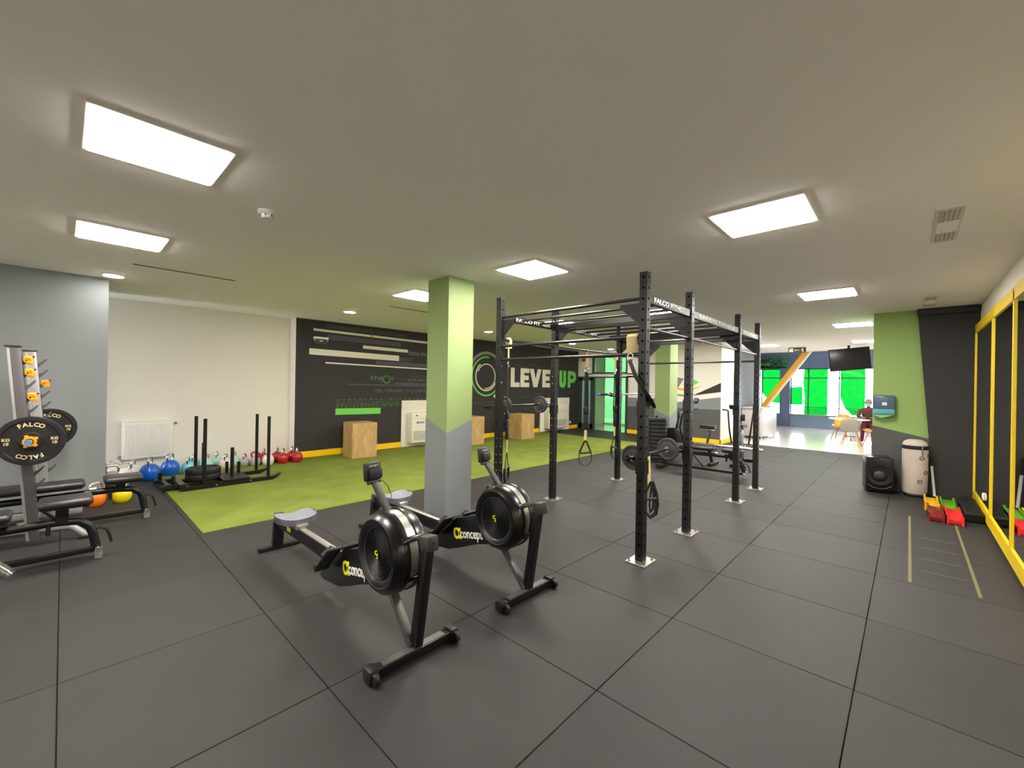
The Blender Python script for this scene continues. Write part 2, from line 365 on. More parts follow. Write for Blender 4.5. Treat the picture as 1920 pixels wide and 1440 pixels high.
# far wall with the door (x=13.5)
fwall = MB()
fwall.box((13.6, 9.05, H/2), (0.2, 0.36, H)).box((13.6, 7.83, 2.83), (0.2, 2.08, 0.2)).box((13.6, 7.83, 2.02), (0.2, 2.08, 0.14)).box((13.6, 8.72, 2.39), (0.2, 0.3, 0.68)).box((13.6, 6.85, 2.39), (0.2, 0.7, 0.68)).box((13.6, 6.95, 1.0), (0.2, 0.5, 2.0))
fwall.box((13.6, 6.0, H/2), (0.2, 1.3, H)); S_('wall_far', fwall, 'white')
S_('trim_far_wainscot', B((13.495, 6.25, 0.48), (0.02, 1.85, 0.96)), 'dgrey')
S_('trim_far_band', B((13.493, 6.25, 1.1), (0.02, 1.85, 0.3)), 'grey')
S_('baseboard_far', B((13.48, 6.25, 0.075), (0.025, 1.85, 0.13)), 'yellow')
# jutting white wall with the triangle prints: face x=13.0
gw = S_('wall_graphic', B((13.7, 4.75, H/2), (1.4, 1.6, H)), 'white')
B((12.995, 4.75, 0.5), (0.012, 1.6, 1.0)).build('dark_band', 'dgrey', gw); MB().prism([(3.95, 0.98), (5.55, 0.86), (5.55, 1.12), (3.95, 1.37)], 0.01, 'YZ', 12.99).build('grey_band', 'grey', gw)
MB().prism([(3.95, 1.78), (3.95, 1.52), (4.75, 1.39)], 0.008, 'YZ', 12.991).build('triangle_print', 'black_wall', gw)
MB().prism([(4.56, 1.79), (4.8, 1.93), (5.05, 1.72), (4.8, 1.66)], 0.008, 'YZ', 12.991).build('green_print', 'print_g', gw)
MB().prism([(4.46, 1.70), (4.85, 1.58), (5.2, 1.62), (5.2, 1.56), (4.85, 1.50)], 0.008, 'YZ', 12.991).build('yellow_print', 'slab_yellow', gw)
MB().prism([(4.9, 1.40), (5.2, 1.44), (5.2, 1.37), (4.95, 1.34)], 0.008, 'YZ', 12.991).build('lime_print', 'green', gw)
MB().prism([(5.02, 1.9), (5.25, 1.95), (5.25, 1.55), (5.2, 1.6)], 0.008, 'YZ', 12.991).build('grey_print', 'grey', gw)
S_('baseboard_graphic', MB().box((12.985, 4.75, 0.07), (0.03, 1.64, 0.13)).box((13.7, 3.94, 0.07), (1.46, 0.03, 0.13)), 'yellow')
S_('wall_mats', B((16.4, 4.6, 1.77), (4.2, 0.8, 3.54)), 'midwall')
S_('wall_lobby_side', B((20.2, 5.35, 1.75), (3.8, 0.7, 3.5)), 'midwall')
S_('wall_lobby_right', B((18.0, -2.6, 1.75), (8.6, 0.2, 3.5)), 'white')
S_('wall_behind_pillar', B((11.6, -1.78, H/2), (4.4, 1.84, H)), 'white')
# lobby window wall x=22
lw = MB(); lw.box((22.1, 1.5, 3.05), (0.2, 8.4, 1.0)).box((22.02, 4.0, 1.27), (0.36, 0.38, 2.6)); S_('wall_window', lw, 'lobbywall')
S_('wall_window_low', B((22.1, 1.5, 0.27), (0.2, 8.4, 0.54)), 'lobbyblue')
S_('trim_window_sill', B((22.0, 1.5, 0.55), (0.3, 8.2, 0.03)), 'counter')
win = MB().box((22.08, 1.5, 2.13), (0.06, 8.4, 0.04)).box((22.08, 1.5, 2.53), (0.06, 8.4, 0.05)).box((22.08, 1.5, 0.87), (0.05, 8.4, 0.03))
for y in (4.93, 4.2, 3.8, 3.17, 2.11, 0.9, 0.0, -1.2): win.box((22.08, y, 1.55), (0.06, 0.04, 2.0))
wn = S_('window_1', win, 'mullion')
def pane(poly, m, name='pane'): MB().prism(poly, 0.008, 'YZ', 22.12).build(name, m, wn)
pane([(5.4, 0.55), (5.4, 2.55), (3.0, 2.55), (3.0, 0.55)], 'clear'); pane([(3.0, 0.55), (3.0, 2.55), (1.6, 2.55), (1.6, 0.55)], 'clear'); pane([(1.6, 0.55), (1.6, 2.55), (-2.5, 2.55), (-2.5, 0.55)], 'clear')
def gfilm(poly): MB().prism(poly, 0.004, 'YZ', 22.105).build('green_film', 'greenfilm', wn)
gfilm([(4.93, 2.55), (4.2, 2.55), (4.2, 0.98), (4.5, 1.03), (4.75, 1.2), (4.93, 1.45)])
gfilm([(3.78, 1.72), (3.38, 1.76), (3.38, 0.96), (3.78, 0.96)]); gfilm([(3.33, 2.55), (2.5, 2.55), (2.5, 0.56), (3.33, 0.56), (3.3, 1.2), (3.36, 1.9)])
gfilm([(2.07, 2.55), (1.28, 2.55), (1.28, 0.7), (1.45, 0.6), (1.7, 0.62), (1.92, 0.9), (2.08, 1.35)])
S_('outdoor_pavement', B((36, 4, -0.25), (27, 50, 0.1)), 'pave')
# corridor behind the glass door, closed by a mint-filmed glazed wall
S_('wall_corridor_left', B((14.85, 9.7, 1.6), (2.3, 0.2, 3.2)), 'white'); S_('wall_corridor_right', B((15.3, 6.6, 1.6), (3.2, 0.2, 3.2)), 'white')
S_('wall_corridor_end', B((15.95, 8.35, 1.6), (0.2, 0.25, 3.2)), 'white')
S_('ceiling_corridor', B((15.2, 8.2, 3.3), (3.3, 3.4, 0.2)), 'ceil')
w2 = MB(); 
for z in (0.03, 2.1, 3.2): w2.box((16.0, 8.2, z), (0.06, 3.0, 0.06))
for y in (6.75, 7.9, 9.58): w2.box((16.0, y, 1.6), (0.06, 0.05, 3.2))
w2o = S_('window_2', w2, 'lightframe'); B((16.0, 7.3, 1.6), (0.008, 1.12, 3.14)).build('pane', 'mintfilm', w2o); B((16.0, 8.75, 1.6), (0.008, 1.62, 3.14)).build('pane', 'mintfilm', w2o)
# door frame with the closed frosted leaf and the open passage
df = MB().box((13.49, 9.19, 0.98), (0.1, 0.07, 1.96)).box((13.49, 8.5, 0.98), (0.08, 0.06, 1.96)).box((13.49, 8.18, 1.95), (0.1, 2.05, 0.05)).box((13.49, 7.17, 0.98), (0.1, 0.07, 1.96)); S_('trim_door_frame', df, 'doorframe')
d1 = S_('door_1', MB().box((13.47, 9.08, 0.98), (0.05, 0.14, 1.9)).box((13.47, 8.83, 0.98), (0.05, 0.06, 1.9)).box((13.47, 8.58, 0.98), (0.05, 0.1, 1.9)).box((13.47, 8.83, 0.12), (0.05, 0.6, 0.2)).box((13.47, 8.83, 1.88), (0.05, 0.6, 0.1)), 'doorframe')
B((13.47, 8.83, 1.02), (0.012, 0.5, 1.64)).build('pane', 'frost', d1)
for k in range(7): B((13.455, 8.83, 0.25+k*0.055), (0.006, 0.46, 0.018)).build('printed_line', 'doorframe', d1)
MB().cyl((13.44, 9.1, 0.95), (13.38, 9.1, 0.95), 0.012).cyl((13.38, 9.1, 0.95), (13.38, 8.98, 0.95), 0.012).build('door_handle', 'blk', d1)
tr = S_('window_3', MB().box((13.52, 7.88, 2.69), (0.1, 1.42, 0.05)).box((13.52, 7.88, 2.11), (0.1, 1.42, 0.05)).box((13.52, 8.56, 2.4), (0.1, 0.05, 0.6)).box((13.52, 7.2, 2.4), (0.1, 0.05, 0.6)), 'doorframe')
B((13.54, 7.88, 2.4), (0.01, 1.36, 0.56)).build('pane', 'clear', tr)
# columns: green above a pointed grey base
def column(x, y, sx, sy, zc, zl, zr, ztop=H):
    c = S_('column', B((x+sx/2, y+sy/2, ztop/2), (sx, sy, ztop)), 'green')
    t = 0.004
    MB().prism([(y, 0), (y+sy, 0), (y+sy, zl), (y, zc)], t, 'YZ', x-t).build('grey_base', 'grey', c)
    MB().prism([(x-t, 0), (x+sx+t, 0), (x+sx+t, zr), (x-t, zc)], t, 'XZ', y-t).build('grey_base', 'grey', c)
    MB().prism([(y, 0), (y+sy, 0), (y+sy, zc), (y, zr)], t, 'YZ', x+sx).build('grey_base', 'grey', c)
    MB().prism([(x-t, 0), (x+sx+t, 0), (x+sx+t, zc), (x-t, zl)], t, 'XZ', y+sy).build('grey_base', 'grey', c)
column(3.17, 4.05, 0.40, 0.42, 1.03, 1.19, 1.18); column(9.66, 4.05, 0.44, 0.36, 0.93, 1.1, 1.12)
# right-hand pillar: green, dark grey below, black slanted panel beside the mirrors
pl = S_('pillar', B((XP+0.4, -0.15, H/2), (0.8, 1.19, H)), 'green2')
MB().prism([(0.447, 0), (0.447, 1.05), (-0.24, 0.89), (-0.3, 0)], 0.006, 'YZ', XP-0.006).build('dark_base', 'dgrey', pl)
MB().prism([(-0.09, 2.86), (-0.745, 2.86), (-0.745, 0), (-0.30, 0)], 0.05, 'YZ', XP-0.05).build('black_panel', 'black_pil', pl)
B((XP-0.08, -0.41, 2.88), (0.16, 0.67, 0.1), bev=0.02).build('black_header', 'black_pil', pl)
# mirrors in yellow frames along the right wall
mf = S_('mirror_wall_base', B((2.7, YM+0.0, 1.35), (13.3, 0.03, 2.56)), 'white')
B((2.7, YM+0.022, 2.57), (13.3, 0.024, 0.12)).build('top_rail', 'mirror_yellow', mf); B((2.7, YM+0.022, 0.11), (13.3, 0.026, 0.14)).build('bottom_rail', 'mirror_yellow', mf)
xs = [9.3, 7.52, 6.12, 4.72, 3.32, 1.92, 0.52, -0.88, -2.28, -3.9]
for x in xs: B((x, YM+0.022, 1.35), (0.06, 0.024, 2.5)).build('upright_strip', 'mirror_yellow', mf)
for a, b in zip(xs, xs[1:]): B(((a+b)/2, YM+0.018, 1.345), (a-b-0.04, 0.008, 2.36)).build('mirror_pane', 'mirror', mf)

# ---------------------------------------------------------------- prints on the black wall
def pr(x0, x1, z0, z1, m, name='stripe_print'):      # horizontal printed bar
    sl = -0.014
    MB().prism([(x0, z0), (x1, z0+sl*(x1-x0)), (x1, z1+sl*(x1-x0)), (x0, z1)], 0.003, 'XZ', YW-0.003).build(name, m, wb)
pr(3.63, 6.7, 2.70, 2.75, 'stripe_w'); pr(3.90, 5.9, 2.79, 2.865, 'stripe_p2'); pr(3.92, 5.75, 2.54, 2.65, 'stripe_p')
pr(3.62, 3.93, 2.53, 2.57, 'stripe_w'); pr(4.75, 5.95, 2.40, 2.475, 'stripe_w'); pr(3.55, 5.70, 2.19, 2.32, 'stripe_w')
pr(5.08, 6.8, 2.05, 2.14, 'stripe_p'); pr(3.89, 6.8, 2.015, 2.045, 'stripe_w'); pr(4.40, 6.8, 1.555, 1.585, 'stripe_p'); pr(5.6, 6.8, 1.575, 1.63, 'stripe_p')
pr(4.13, 5.22, 0.89, 1.03, 'print_g')
def wt(body, x0, x1, z, h, m, bold=0.0): fit_text(body, x0, x1, h, m, frame_xz(x0, YW-0.001, z), wb, bold=bold)
wt('FOCUS ON', 5.98, 6.48, 2.33, 0.085, 'txt_lgrey'); wt('REST', 5.72, 6.1, 2.15, 0.10, 'txt_grey', 0.02)
wt('ENJ', 4.95, 5.26, 1.66, 0.11, 'print_g2'); wt('Y', 5.48, 5.57, 1.65, 0.11, 'print_g2')
wt('THE', 5.63, 5.86, 1.65, 0.09, 'stripe_p2'); wt('JOURNEY', 5.94, 6.75, 1.635, 0.095, 'txt_grey', 0.03); wt('PORTRAY', 6.03, 6.6, 1.755, 0.06, 'stripe_p')
wt('TELL YOURSELF YOU CAN DO', 5.05, 6.62, 1.385, 0.075, 'txt_grey', 0.02)
for r_, (z, n) in enumerate(((1.195, 40), (1.13, 52), (1.08, 58), (1.04, 34))):
    x1 = 7.2 if r_ == 0 else 5.72
    s_ = ''.join(random.choice('01') for _ in range(n))
    wt(' '.join('01'[k % 2] if random.random() < .75 else random.choice('01') for k in range(n//2 if r_ else n//2+4)), 4.15, x1, z, 0.042, 'print_g2')
for k, x in enumerate((7.5,)): wt(' '.join('10'[i % 2] for i in range(16)), 8.2, 8.95, 1.06, 0.04, 'print_g2')
def ring(cx, cz, r, wd, a0, a1, m, name='ring_print', n=40):
    P = [(cx+(r+wd/2)*math.cos(R(a0+(a1-a0)*k/n)), cz+(r+wd/2)*math.sin(R(a0+(a1-a0)*k/n))) for k in range(n+1)]
    Q = [(cx+(r-wd/2)*math.cos(R(a0+(a1-a0)*k/n)), cz+(r-wd/2)*math.sin(R(a0+(a1-a0)*k/n))) for k in range(n+1)]
    mb = MB()
    A = [[mb.bm.verts.new((x, y, z)) for x, z in L] for L in (P, Q) for y in (YW-0.003,)]
    for k in range(n): mb.bm.faces.new((A[0][k], A[0][k+1], A[1][k+1], A[1][k]))
    g = bmesh.ops.extrude_face_region(mb.bm, geom=mb.bm.faces[:])
    for e in g['geom']:
        if isinstance(e, bmesh.types.BMVert): e.co.y += 0.003
    mb.build(name, m, wb)
ring(5.37, 1.70, 0.085, 0.018, 0, 350, 'print_g2'); ring(5.375, 1.695, 0.10, 0.008, 200, 380, 'print_g2')
CX, CZ = 8.68, 1.86
ring(CX, CZ, 0.70, 0.085, 5, 178, 'txt_lgrey'); ring(CX, CZ, 0.70, 0.085, -62, -5, 'stripe_w'); ring(CX, CZ, 0.575, 0.045, 80, 335, 'print_g')
ring(CX, CZ, 0.425, 0.04, 125, 378, 'stripe_w'); ring(CX, CZ, 0.365, 0.03, -98, 158, 'stripe_w')
def poly(pts, m, name='letter_print'): MB().prism(pts, 0.004, 'XZ', YW-0.004).build(name, m, wb)
z0, z1 = 1.55, 2.165
def block(x0, x1, rects, m):      # letter made of bars, joined to one print
    mb = MB()
    for a, b, c, d in rects: mb.prism([(x0+(x1-x0)*a, z0+(z1-z0)*c), (x0+(x1-x0)*b, z0+(z1-z0)*c), (x0+(x1-x0)*b, z0+(z1-z0)*d), (x0+(x1-x0)*a, z0+(z1-z0)*d)], 0.004, 'XZ', YW-0.004)
    mb.build('letter_print', m, wb)
EE = [(0, .42, 0, 1), (.42, 1, 0, .24), (.42, .92, .38, .62), (.42, 1, .76, 1)]; LL = [(0, .42, 0, 1), (.42, 1, 0, .24)]
block(9.74, 10.16, LL, 'stripe_w'); block(10.20, 10.64, EE, 'stripe_w'); block(11.33, 11.76, EE, 'stripe_w'); block(11.80, 12.2, LL, 'stripe_w')
poly([(10.66, z1), (10.86, z1), (10.96, 1.83), (11.07, z1), (11.27, z1), (11.06, z0), (10.86, z0)], 'stripe_w')
uo = [(12.30, z1), (12.30, 1.72)]+[(12.50+0.2*math.cos(R(a)), 1.72+0.18*math.sin(R(a))) for a in range(195, 346, 15)]+[(12.70, 1.72), (12.70, z1), (12.54, z1), (12.54, 1.74)]+[(12.50+0.04*math.cos(R(a)), 1.74+0.04*math.sin(R(a))) for a in range(-30, -160, -30)]+[(12.46, 1.74), (12.46, z1)]
poly(uo, 'print_g')
po = [(12.82, z0), (12.98, z0), (12.98, 1.73), (13.12, 1.73)]+[(13.12+0.23*math.cos(R(a)), 1.945+0.22*math.sin(R(a))) for a in range(-75, 90, 15)]+[(12.82, z1)]
poly(po, 'print_g'); MB().prism([(12.98, 1.88), (13.08, 1.88)]+[(13.09+0.075*math.cos(R(a)), 1.945+0.065*math.sin(R(a))) for a in range(-75, 90, 25)]+[(12.98, 2.01)], 0.002, 'XZ', YW-0.006).build('letter_hole_print', 'black_wall', wb)
for x, z, L in ((9.95, 2.24, .3), (10.3, 2.20, .22), (10.65, 2.27, .2), (11.0, 2.23, .25), (10.3, 1.22, .3), (10.95, 1.33, .4), (11.3, 1.46, .2), (12.0, 1.42, .25), (10.4, 0.82, .25), (11.1, 1.27, .12)):
    pr(x, x+L, z, z+0.012, 'txt_grey', 'circuit_line_print')

# white service panels with fan-coil units
def fancoil(x0, label, px0, px1):
    p = thing('service_panel', label[0], 'panel', ((px0+px1)/2, YW-0.012, 0)); W_ = px1-px0
    B((0, -0.015, 0.6), (W_, 0.03, 1.16)).build('board', 'white', p); B((0, -0.035, 1.06), (W_, 0.02, 0.22)).build('upper_strip', 'ac', p)
    a = thing('fan_coil_unit', label[1], 'air conditioner', (x0, YW-0.045, 0.12))
    B((0.55, -0.11, 0.38), (1.1, 0.22, 0.76), bev=0.03).build('casing', 'ac', a); B((0.55, -0.222, 0.66), (1.04, 0.012, 0.16), bev=0.004).build('outlet_panel', 'ac', a)
    for k in range(9): B((0.55, -0.225, 0.09+k*0.026), (0.98, 0.012, 0.012)).build('louvre', 'acdark', a)
    B((0.14, -0.232, 0.69), (0.05, 0.006, 0.03)).build('control_button', 'slot', a)
    letters('GREE', 0.075, 'slot', frame_xz(0.2, -0.224, 0.49), a); MB().cyl((0.165, -0.22, 0.515), (0.165, -0.226, 0.515), 0.028, seg=20).build('maker_badge', 'slot', a)
fancoil(5.93, ('white service panel behind the fan coil unit hidden partly by the green column', 'cream fan coil unit nearest the single wooden box and green bar print'), 5.78, 7.45)
fancoil(11.4, ('white service panel below the LEVEL UP lettering', 'cream fan coil unit below the LEVEL UP lettering'), 11.2, 12.87)
# radiator
ra = thing('radiator', 'white ribbed panel radiator hung low on the white wall', 'radiator', (0.68, 9.5, 0.28))
B((0.32, -0.09, 0.31), (0.66, 0.05, 0.62), bev=0.008).build('panel', 'radiator', ra)
for k in range(20): B((0.03+k*0.0305, -0.118, 0.31), (0.015, 0.012, 0.52), bev=0.003, seg=1).build('rib', 'radiator', ra)
B((0.32, -0.07, 0.615), (0.66, 0.1, 0.015)).build('top_grille', 'radiator', ra); MB().cyl((0.67, -0.08, 0.57), (0.71, -0.08, 0.57), 0.018).build('valve', 'chrome', ra); B((0.32, -0.03, 0.4), (0.5, 0.06, 0.04)).build('bracket', 'radiator', ra)
MB().cyl((-0.03, -0.08, 0.05), (0.0, -0.08, 0.05), 0.02).cyl((-0.03, -0.08, 0.05), (-0.03, 0.0, 0.05), 0.012).build('pipe', 'chrome', ra)

# ---------------------------------------------------------------- ceiling fittings
def panel_light(x, y, label):
    t = thing('ceiling_light', label, 'ceiling light', (x, y, H), 0, 'square LED ceiling panels')
    mb = MB()
    for sx, sy, w_, d_ in ((0, 0.293, 0.606, 0.02), (0, -0.293, 0.606, 0.02), (0.293, 0, 0.02, 0.566), (-0.293, 0, 0.02, 0.566)): mb.box((sx, sy, -0.006), (w_, d_, 0.012))
    mb.build('frame', 'lightframe', t); B((0, 0, -0.009), (0.566, 0.566, 0.018), bev=0.003, seg=1).build('diffuser', 'glow', t)
xr = (0.36, 3.62, 7.05, 10.6, 14.35)
lab = {(1, 0): 'bright square ceiling panel above the rubber floor before the right posts of the rig', (2, 0): 'bright square ceiling panel second along the mirror side row', (3, 0): 'bright square ceiling panel third along the mirror side row', (4, 0): 'bright square ceiling panel last along the mirror side row near the hanging screen',
       (0, 1): 'largest bright square ceiling panel, nearest above the rowers side', (1, 1): 'bright square ceiling panel beside the top of the green column', (2, 1): 'bright square ceiling panel seen through the rig ladder', (3, 1): 'bright square ceiling panel beyond the far end of the rig', (4, 1): 'small bright square ceiling panel before the white graphic wall',
       (0, 2): 'bright square ceiling panel above the weight benches', (1, 2): 'bright square ceiling panel half hidden behind the green column', (2, 2): 'bright square ceiling panel above the turf behind the rig', (3, 2): 'bright square ceiling panel above the far turf end'}
for (i, j), L in lab.items(): panel_light(xr[i], (0.82, 3.12, 5.3)[j], L)
for x, y, L in ((-2.7, 3.12, 'square ceiling panel above the floor left of the benches'), (-2.7, 5.3, 'square ceiling panel in the rear corner by the grey wall')): panel_light(x, y, L)
for x, L in ((0.42, 'small round downlight beside the grey wall corner'), (3.62, 'small round downlight before the white striped print'), (7.15, 'small round downlight before the ring print'), (10.7, 'small round downlight before the LEVEL UP lettering'), (13.0, 'small round downlight before the glass door')):
    t = thing('downlight', L, 'ceiling light', (x, 7.35 if x < 1 else 7.55, H), 0, 'round downlights along the black wall')
    MB().lathe([(0.115, 0.0), (0.12, -0.012), (0.095, -0.02)], 24).build('ring', 'lightframe', t); MB().cyl((0, 0, 0), (0, 0, -0.022), 0.095, seg=24).build('diffuser', 'spot', t)
sd = thing('smoke_detector', 'small white smoke detector on the ceiling between panels', 'smoke detector', (1.06, 3.62, H))
MB().lathe([(0.06, 0), (0.062, -0.02), (0.05, -0.03)], 24).build('base', 'lightframe', sd); MB().lathe([(0.04, -0.03), (0.042, -0.045), (0.03, -0.055), (0, -0.056)], 20).build('sensor', 'lightframe', sd)
for k in range(6):
    a = k*PI/3; B((0.042*math.cos(a), 0.042*math.sin(a), -0.037), (0.008, 0.008, 0.016)).build('fin', 'slot', sd)
for x, L in ((1.03, 'long dark slot diffuser in the ceiling near the bench corner'), (4.3, 'dark slot diffuser in the ceiling near the green column')):
    o = B((x, 6.46, H-0.003), (1.0, 0.02, 0.01)).build('slot_diffuser', 'slot'); tag(o, L, 'vent')
for x, L in ((4.7, 'pale ceiling air grille nearest along the mirror side'), (8.5, 'pale ceiling air grille close to the black pillar')):
    t = thing('ceiling_vent', L, 'vent', (x, -0.2, H), 0, 'ceiling air grilles'); B((0, 0, -0.004), (0.92, 0.15, 0.012)).build('frame', 'vent', t)
    for k in range(5): B((0, -0.05+k*0.025, -0.012), (0.84, 0.008, 0.008)).build('louvre', 'acdark', t)
    B((0, 0, -0.012), (0.3, 0.12, 0.012)).build('centre_plate', 'ceil', t)
es = thing('exit_sign', 'hanging exit sign with arrow before the lobby windows', 'sign', (15.5, 2.53, H))
B((0, 0, -0.09), (0.05, 0.46, 0.16), bev=0.006).build('case', 'exitgreen', es); B((-0.028, 0.15, -0.09), (0.006, 0.1, 0.11)).build('door_pictogram', 'lettering', es)
MB().prism([(-0.07, -0.095), (0.02, -0.095), (0.02, -0.12), (0.06, -0.088), (0.02, -0.056), (0.02, -0.08), (-0.07, -0.08)], 0.006, 'YZ', -0.031).build('arrow_pictogram', 'lettering', es)
MB().prism([(-0.19, -0.14), (-0.15, -0.09), (-0.18, -0.05), (-0.12, -0.04), (-0.11, -0.09), (-0.14, -0.14)], 0.006, 'YZ', -0.031).build('runner_pictogram', 'lettering', es)
es2 = thing('exit_sign', 'dark green exit sign hanging from a white lamp on the black wall', 'sign', (3.77, YW-0.05, 2.5))
B((0, 0, 0.05), (0.3, 0.06, 0.045), bev=0.006).build('lamp', 'lettering', es2); B((0, 0, -0.03), (0.27, 0.012, 0.1)).build('panel', 'exitgreen', es2); B((0, -0.008, -0.015), (0.06, 0.004, 0.018)).build('pictogram', 'lettering', es2)
for sx in (-0.14, 0.14): B((sx, 0, 0.01), (0.012, 0.02, 0.05)).build('bracket', 'lettering', es2)
o = MB().cyl((4.95, YW-0.012, 2.93), (4.95, YW-0.012, 2.64), 0.012, seg=8).build('cable_conduit', 'txt_grey'); tag(o, 'thin grey cable conduit dropping from ceiling over the stripe print', 'conduit')
al = thing('alarm_sounder', 'small red alarm sounder high in the corner beside the door', 'alarm', (13.46, 8.95, 2.6)); MB().lathe([(0.05, 0), (0.055, -0.03), (0.03, -0.05), (0, -0.052)], 16, axis='X').build('dome', 'red', al); B((0.01, 0, 0), (0.03, 0.12, 0.12), bev=0.01).build('base', 'red', al)
def socket(x, y, z, L, ax):
    t = thing('power_socket', L, 'socket', (x, y, z), ax); B((0, -0.008, 0), (0.085, 0.016, 0.085), bev=0.006).build('plate', 'lightframe', t)
    MB().lathe([(0.026, 0), (0.026, -0.02), (0.022, -0.02), (0.022, -0.012), (0, -0.012)], 16, (0, 0, 0), 'Y').build('outlet', 'lightframe', t)
socket(13.0, YW, 0.26, 'white power socket low on the black wall beside the glass door', 0)
socket(8.1, YM+0.022, 0.30, 'white power socket low on the mirror by the black pillar', PI)

# ================================================================ RIG
RX = (3.72, 4.83, 6.68, 7.76); RY = (1.81, 3.71); PW = 0.075; PH = 2.70
def perforated(L, w_, pitch, hr):
    """square tube with a row of round holes through each of its four faces, standing on z=0"""
    bm = bmesh.new(); n = int(round(L/pitch)); h = L/n
    for f in range(4):
        q = Matrix.Rotation(f*PI/2, 4, 'Z')
        for k in range(n):
            zc = (k+0.5)*h; sq = [(-1, -1), (0, -1), (1, -1), (1, 0), (1, 1), (0, 1), (-1, 1), (-1, 0)]; o_, i_ = [], []
            for a, (u, v) in enumerate(sq):
                o_.append(bm.verts.new(q @ Vector((u*w_/2, -w_/2, zc+v*h/2)))); ang = math.atan2(v, u)
                i_.append(bm.verts.new(q @ Vector((hr*math.cos(ang), -w_/2, zc+hr*math.sin(ang)))))
            ib = [bm.verts.new(v.co + (q.to_3x3() @ Vector((0, 0.004, 0)))) for v in i_]
            for a in range(8):
                b = (a+1) % 8; bm.faces.new((o_[a], o_[b], i_[b], i_[a])); bm.faces.new((i_[a], i_[b], ib[b], ib[a]))
    for z in (0, L): bm.faces.new([bm.verts.new((sx*w_/2, sy*w_/2, z)) for sx, sy in ((-1, -1), (1, -1), (1, 1), (-1, 1))])
    bmesh.ops.remove_doubles(bm, verts=bm.verts[:], dist=1e-5); me = bpy.data.meshes.new('post'); bm.to_mesh(me); bm.free(); me.materials.append(M['rig']); return me
rig = thing('power_rig', 'tall black perforated steel rig with eight posts and ladder top', 'rig', (0, 0, 0))
pm = perforated(PH-0.01, PW, 0.1, 0.0125); plate_me = B((0, 0, 0.004), (0.24, 0.20, 0.008), bev=0.002, seg=1).mesh('base_plate', M['zinc'])
bolt = MB()
for sx in (-0.09, 0.09):
    for sy in (-0.07, 0.07): bolt.cyl((sx, sy, 0.008), (sx, sy, 0.02), 0.014, seg=6).cyl((sx, sy, 0.02), (sx, sy, 0.045), 0.006, seg=8)
bolt_me = bolt.mesh('anchor_bolts', M['zinc']); cap_me = B((0, 0, PH-0.003), (PW+0.002, PW+0.002, 0.008)).mesh('post_cap', M['plastic'])
for x in RX:
    for y in RY:
        p = link('post', pm, rig, loc=(x, y, 0.01)); link('base_plate', plate_me, p, loc=(0, 0, -0.009)); link('anchor_bolt', bolt_me, p, loc=(0, 0, -0.009)); link('post_cap', cap_me, p, loc=(0, 0, -0.012))
        s_ = 1 if y < 2.5 else -1
        MB().prism([(y+s_*PW/2, 2.42), (y+s_*0.25, 2.42), (y+s_*0.25, 2.39), (y+s_*PW/2, 2.20)], 0.008, 'YZ', x-0.004).build('gusset_plate', 'rig', rig)
for y in RY:
    for a, b in zip(RX, RX[1:]): B(((a+b)/2, y, 2.46), (b-a-PW, 0.05, 0.082), bev=0.004, seg=1).build('side_beam', 'rig', rig)
    MB().cyl((RX[0], y, 2.185), (RX[3], y, 2.185), 0.017, seg=12).build('side_pull_up_bar', 'rigbar', rig)
    B((RX[3]+0.1, y, 2.46), (0.14, 0.05, 0.082)).build('beam_end', 'rig', rig)
for x in RX[1:]: B((x, 2.76, 2.46), (0.05, 1.82, 0.07), bev=0.004, seg=1).build('cross_beam', 'rig', rig)
for x in (3.72, 4.09, 4.46, 5.2, 5.57, 5.94, 6.31, 7.04, 7.40): MB().cyl((x, 1.83, 2.46), (x, 3.69, 2.46), 0.0165, seg=12).build('ladder_rung', 'rigbar', rig)
for x, z in ((3.72, 2.10), (3.72, 1.935), (7.76, 2.08)): MB().cyl((x, 1.84, z), (x, 3.68, z), 0.017, seg=12).build('pull_up_bar', 'rigbar', rig)
# white lettering on the mirror-side beam
fit_text('FALCO FITNESS', 3.86, 4.62, 0.05, 'lettering', frame_xz(3.86, 1.783, 2.435), rig, bold=0.02)
fit_text('FALCO FITNESS', 5.05, 6.4, 0.036, 'zinc', frame_xz(5.05, 1.783, 2.44), rig)
for x0 in (3.98, 5.2): fit_text('FALCO FITNESS', x0, x0+0.7, 0.045, 'lettering', frame_xz(x0, 3.683, 2.437), rig, bold=0.02)
fit_text('FALCO FITNESS', 6.85, 7.5, 0.036, 'zinc', frame_xz(6.85, 1.783, 2.44), rig)
def hook(x, y, z, dx, dy=0.0, ln=0.14):
    mb = MB(); d = Vector((dx, dy, 0)); p = Vector((x, y, z))
    mb.box((x, y, z-0.03), (PW+0.014, PW+0.014, 0.13)).beam(p+d*0.03, p+d*ln, 0.05, 0.02).beam(p+d*ln, p+d*(ln+.025)+Vector((0, 0, 0.05)), 0.05, 0.02)
    mb.build('j_hook', 'blk', rig)
hook(3.72, 1.81, 1.46, 1, 0); hook(4.83, 1.81, 1.46, 1, -0.2); hook(6.68, 1.81, 1.34, -1, 0.2); hook(7.76, 1.81, 1.34, 0.7, 0); hook(6.68, 3.71, 1.45, 0, 1); hook(7.76, 3.71, 1.45, 0, 1)
hook(3.72, 3.71, 1.32, 0, 1, .215); hook(4.83, 3.71, 1.32, 0, 1, .215); hook(3.72, 1.81, 0.91, 0, 1); hook(4.83, 1.81, 0.91, 0, 1)
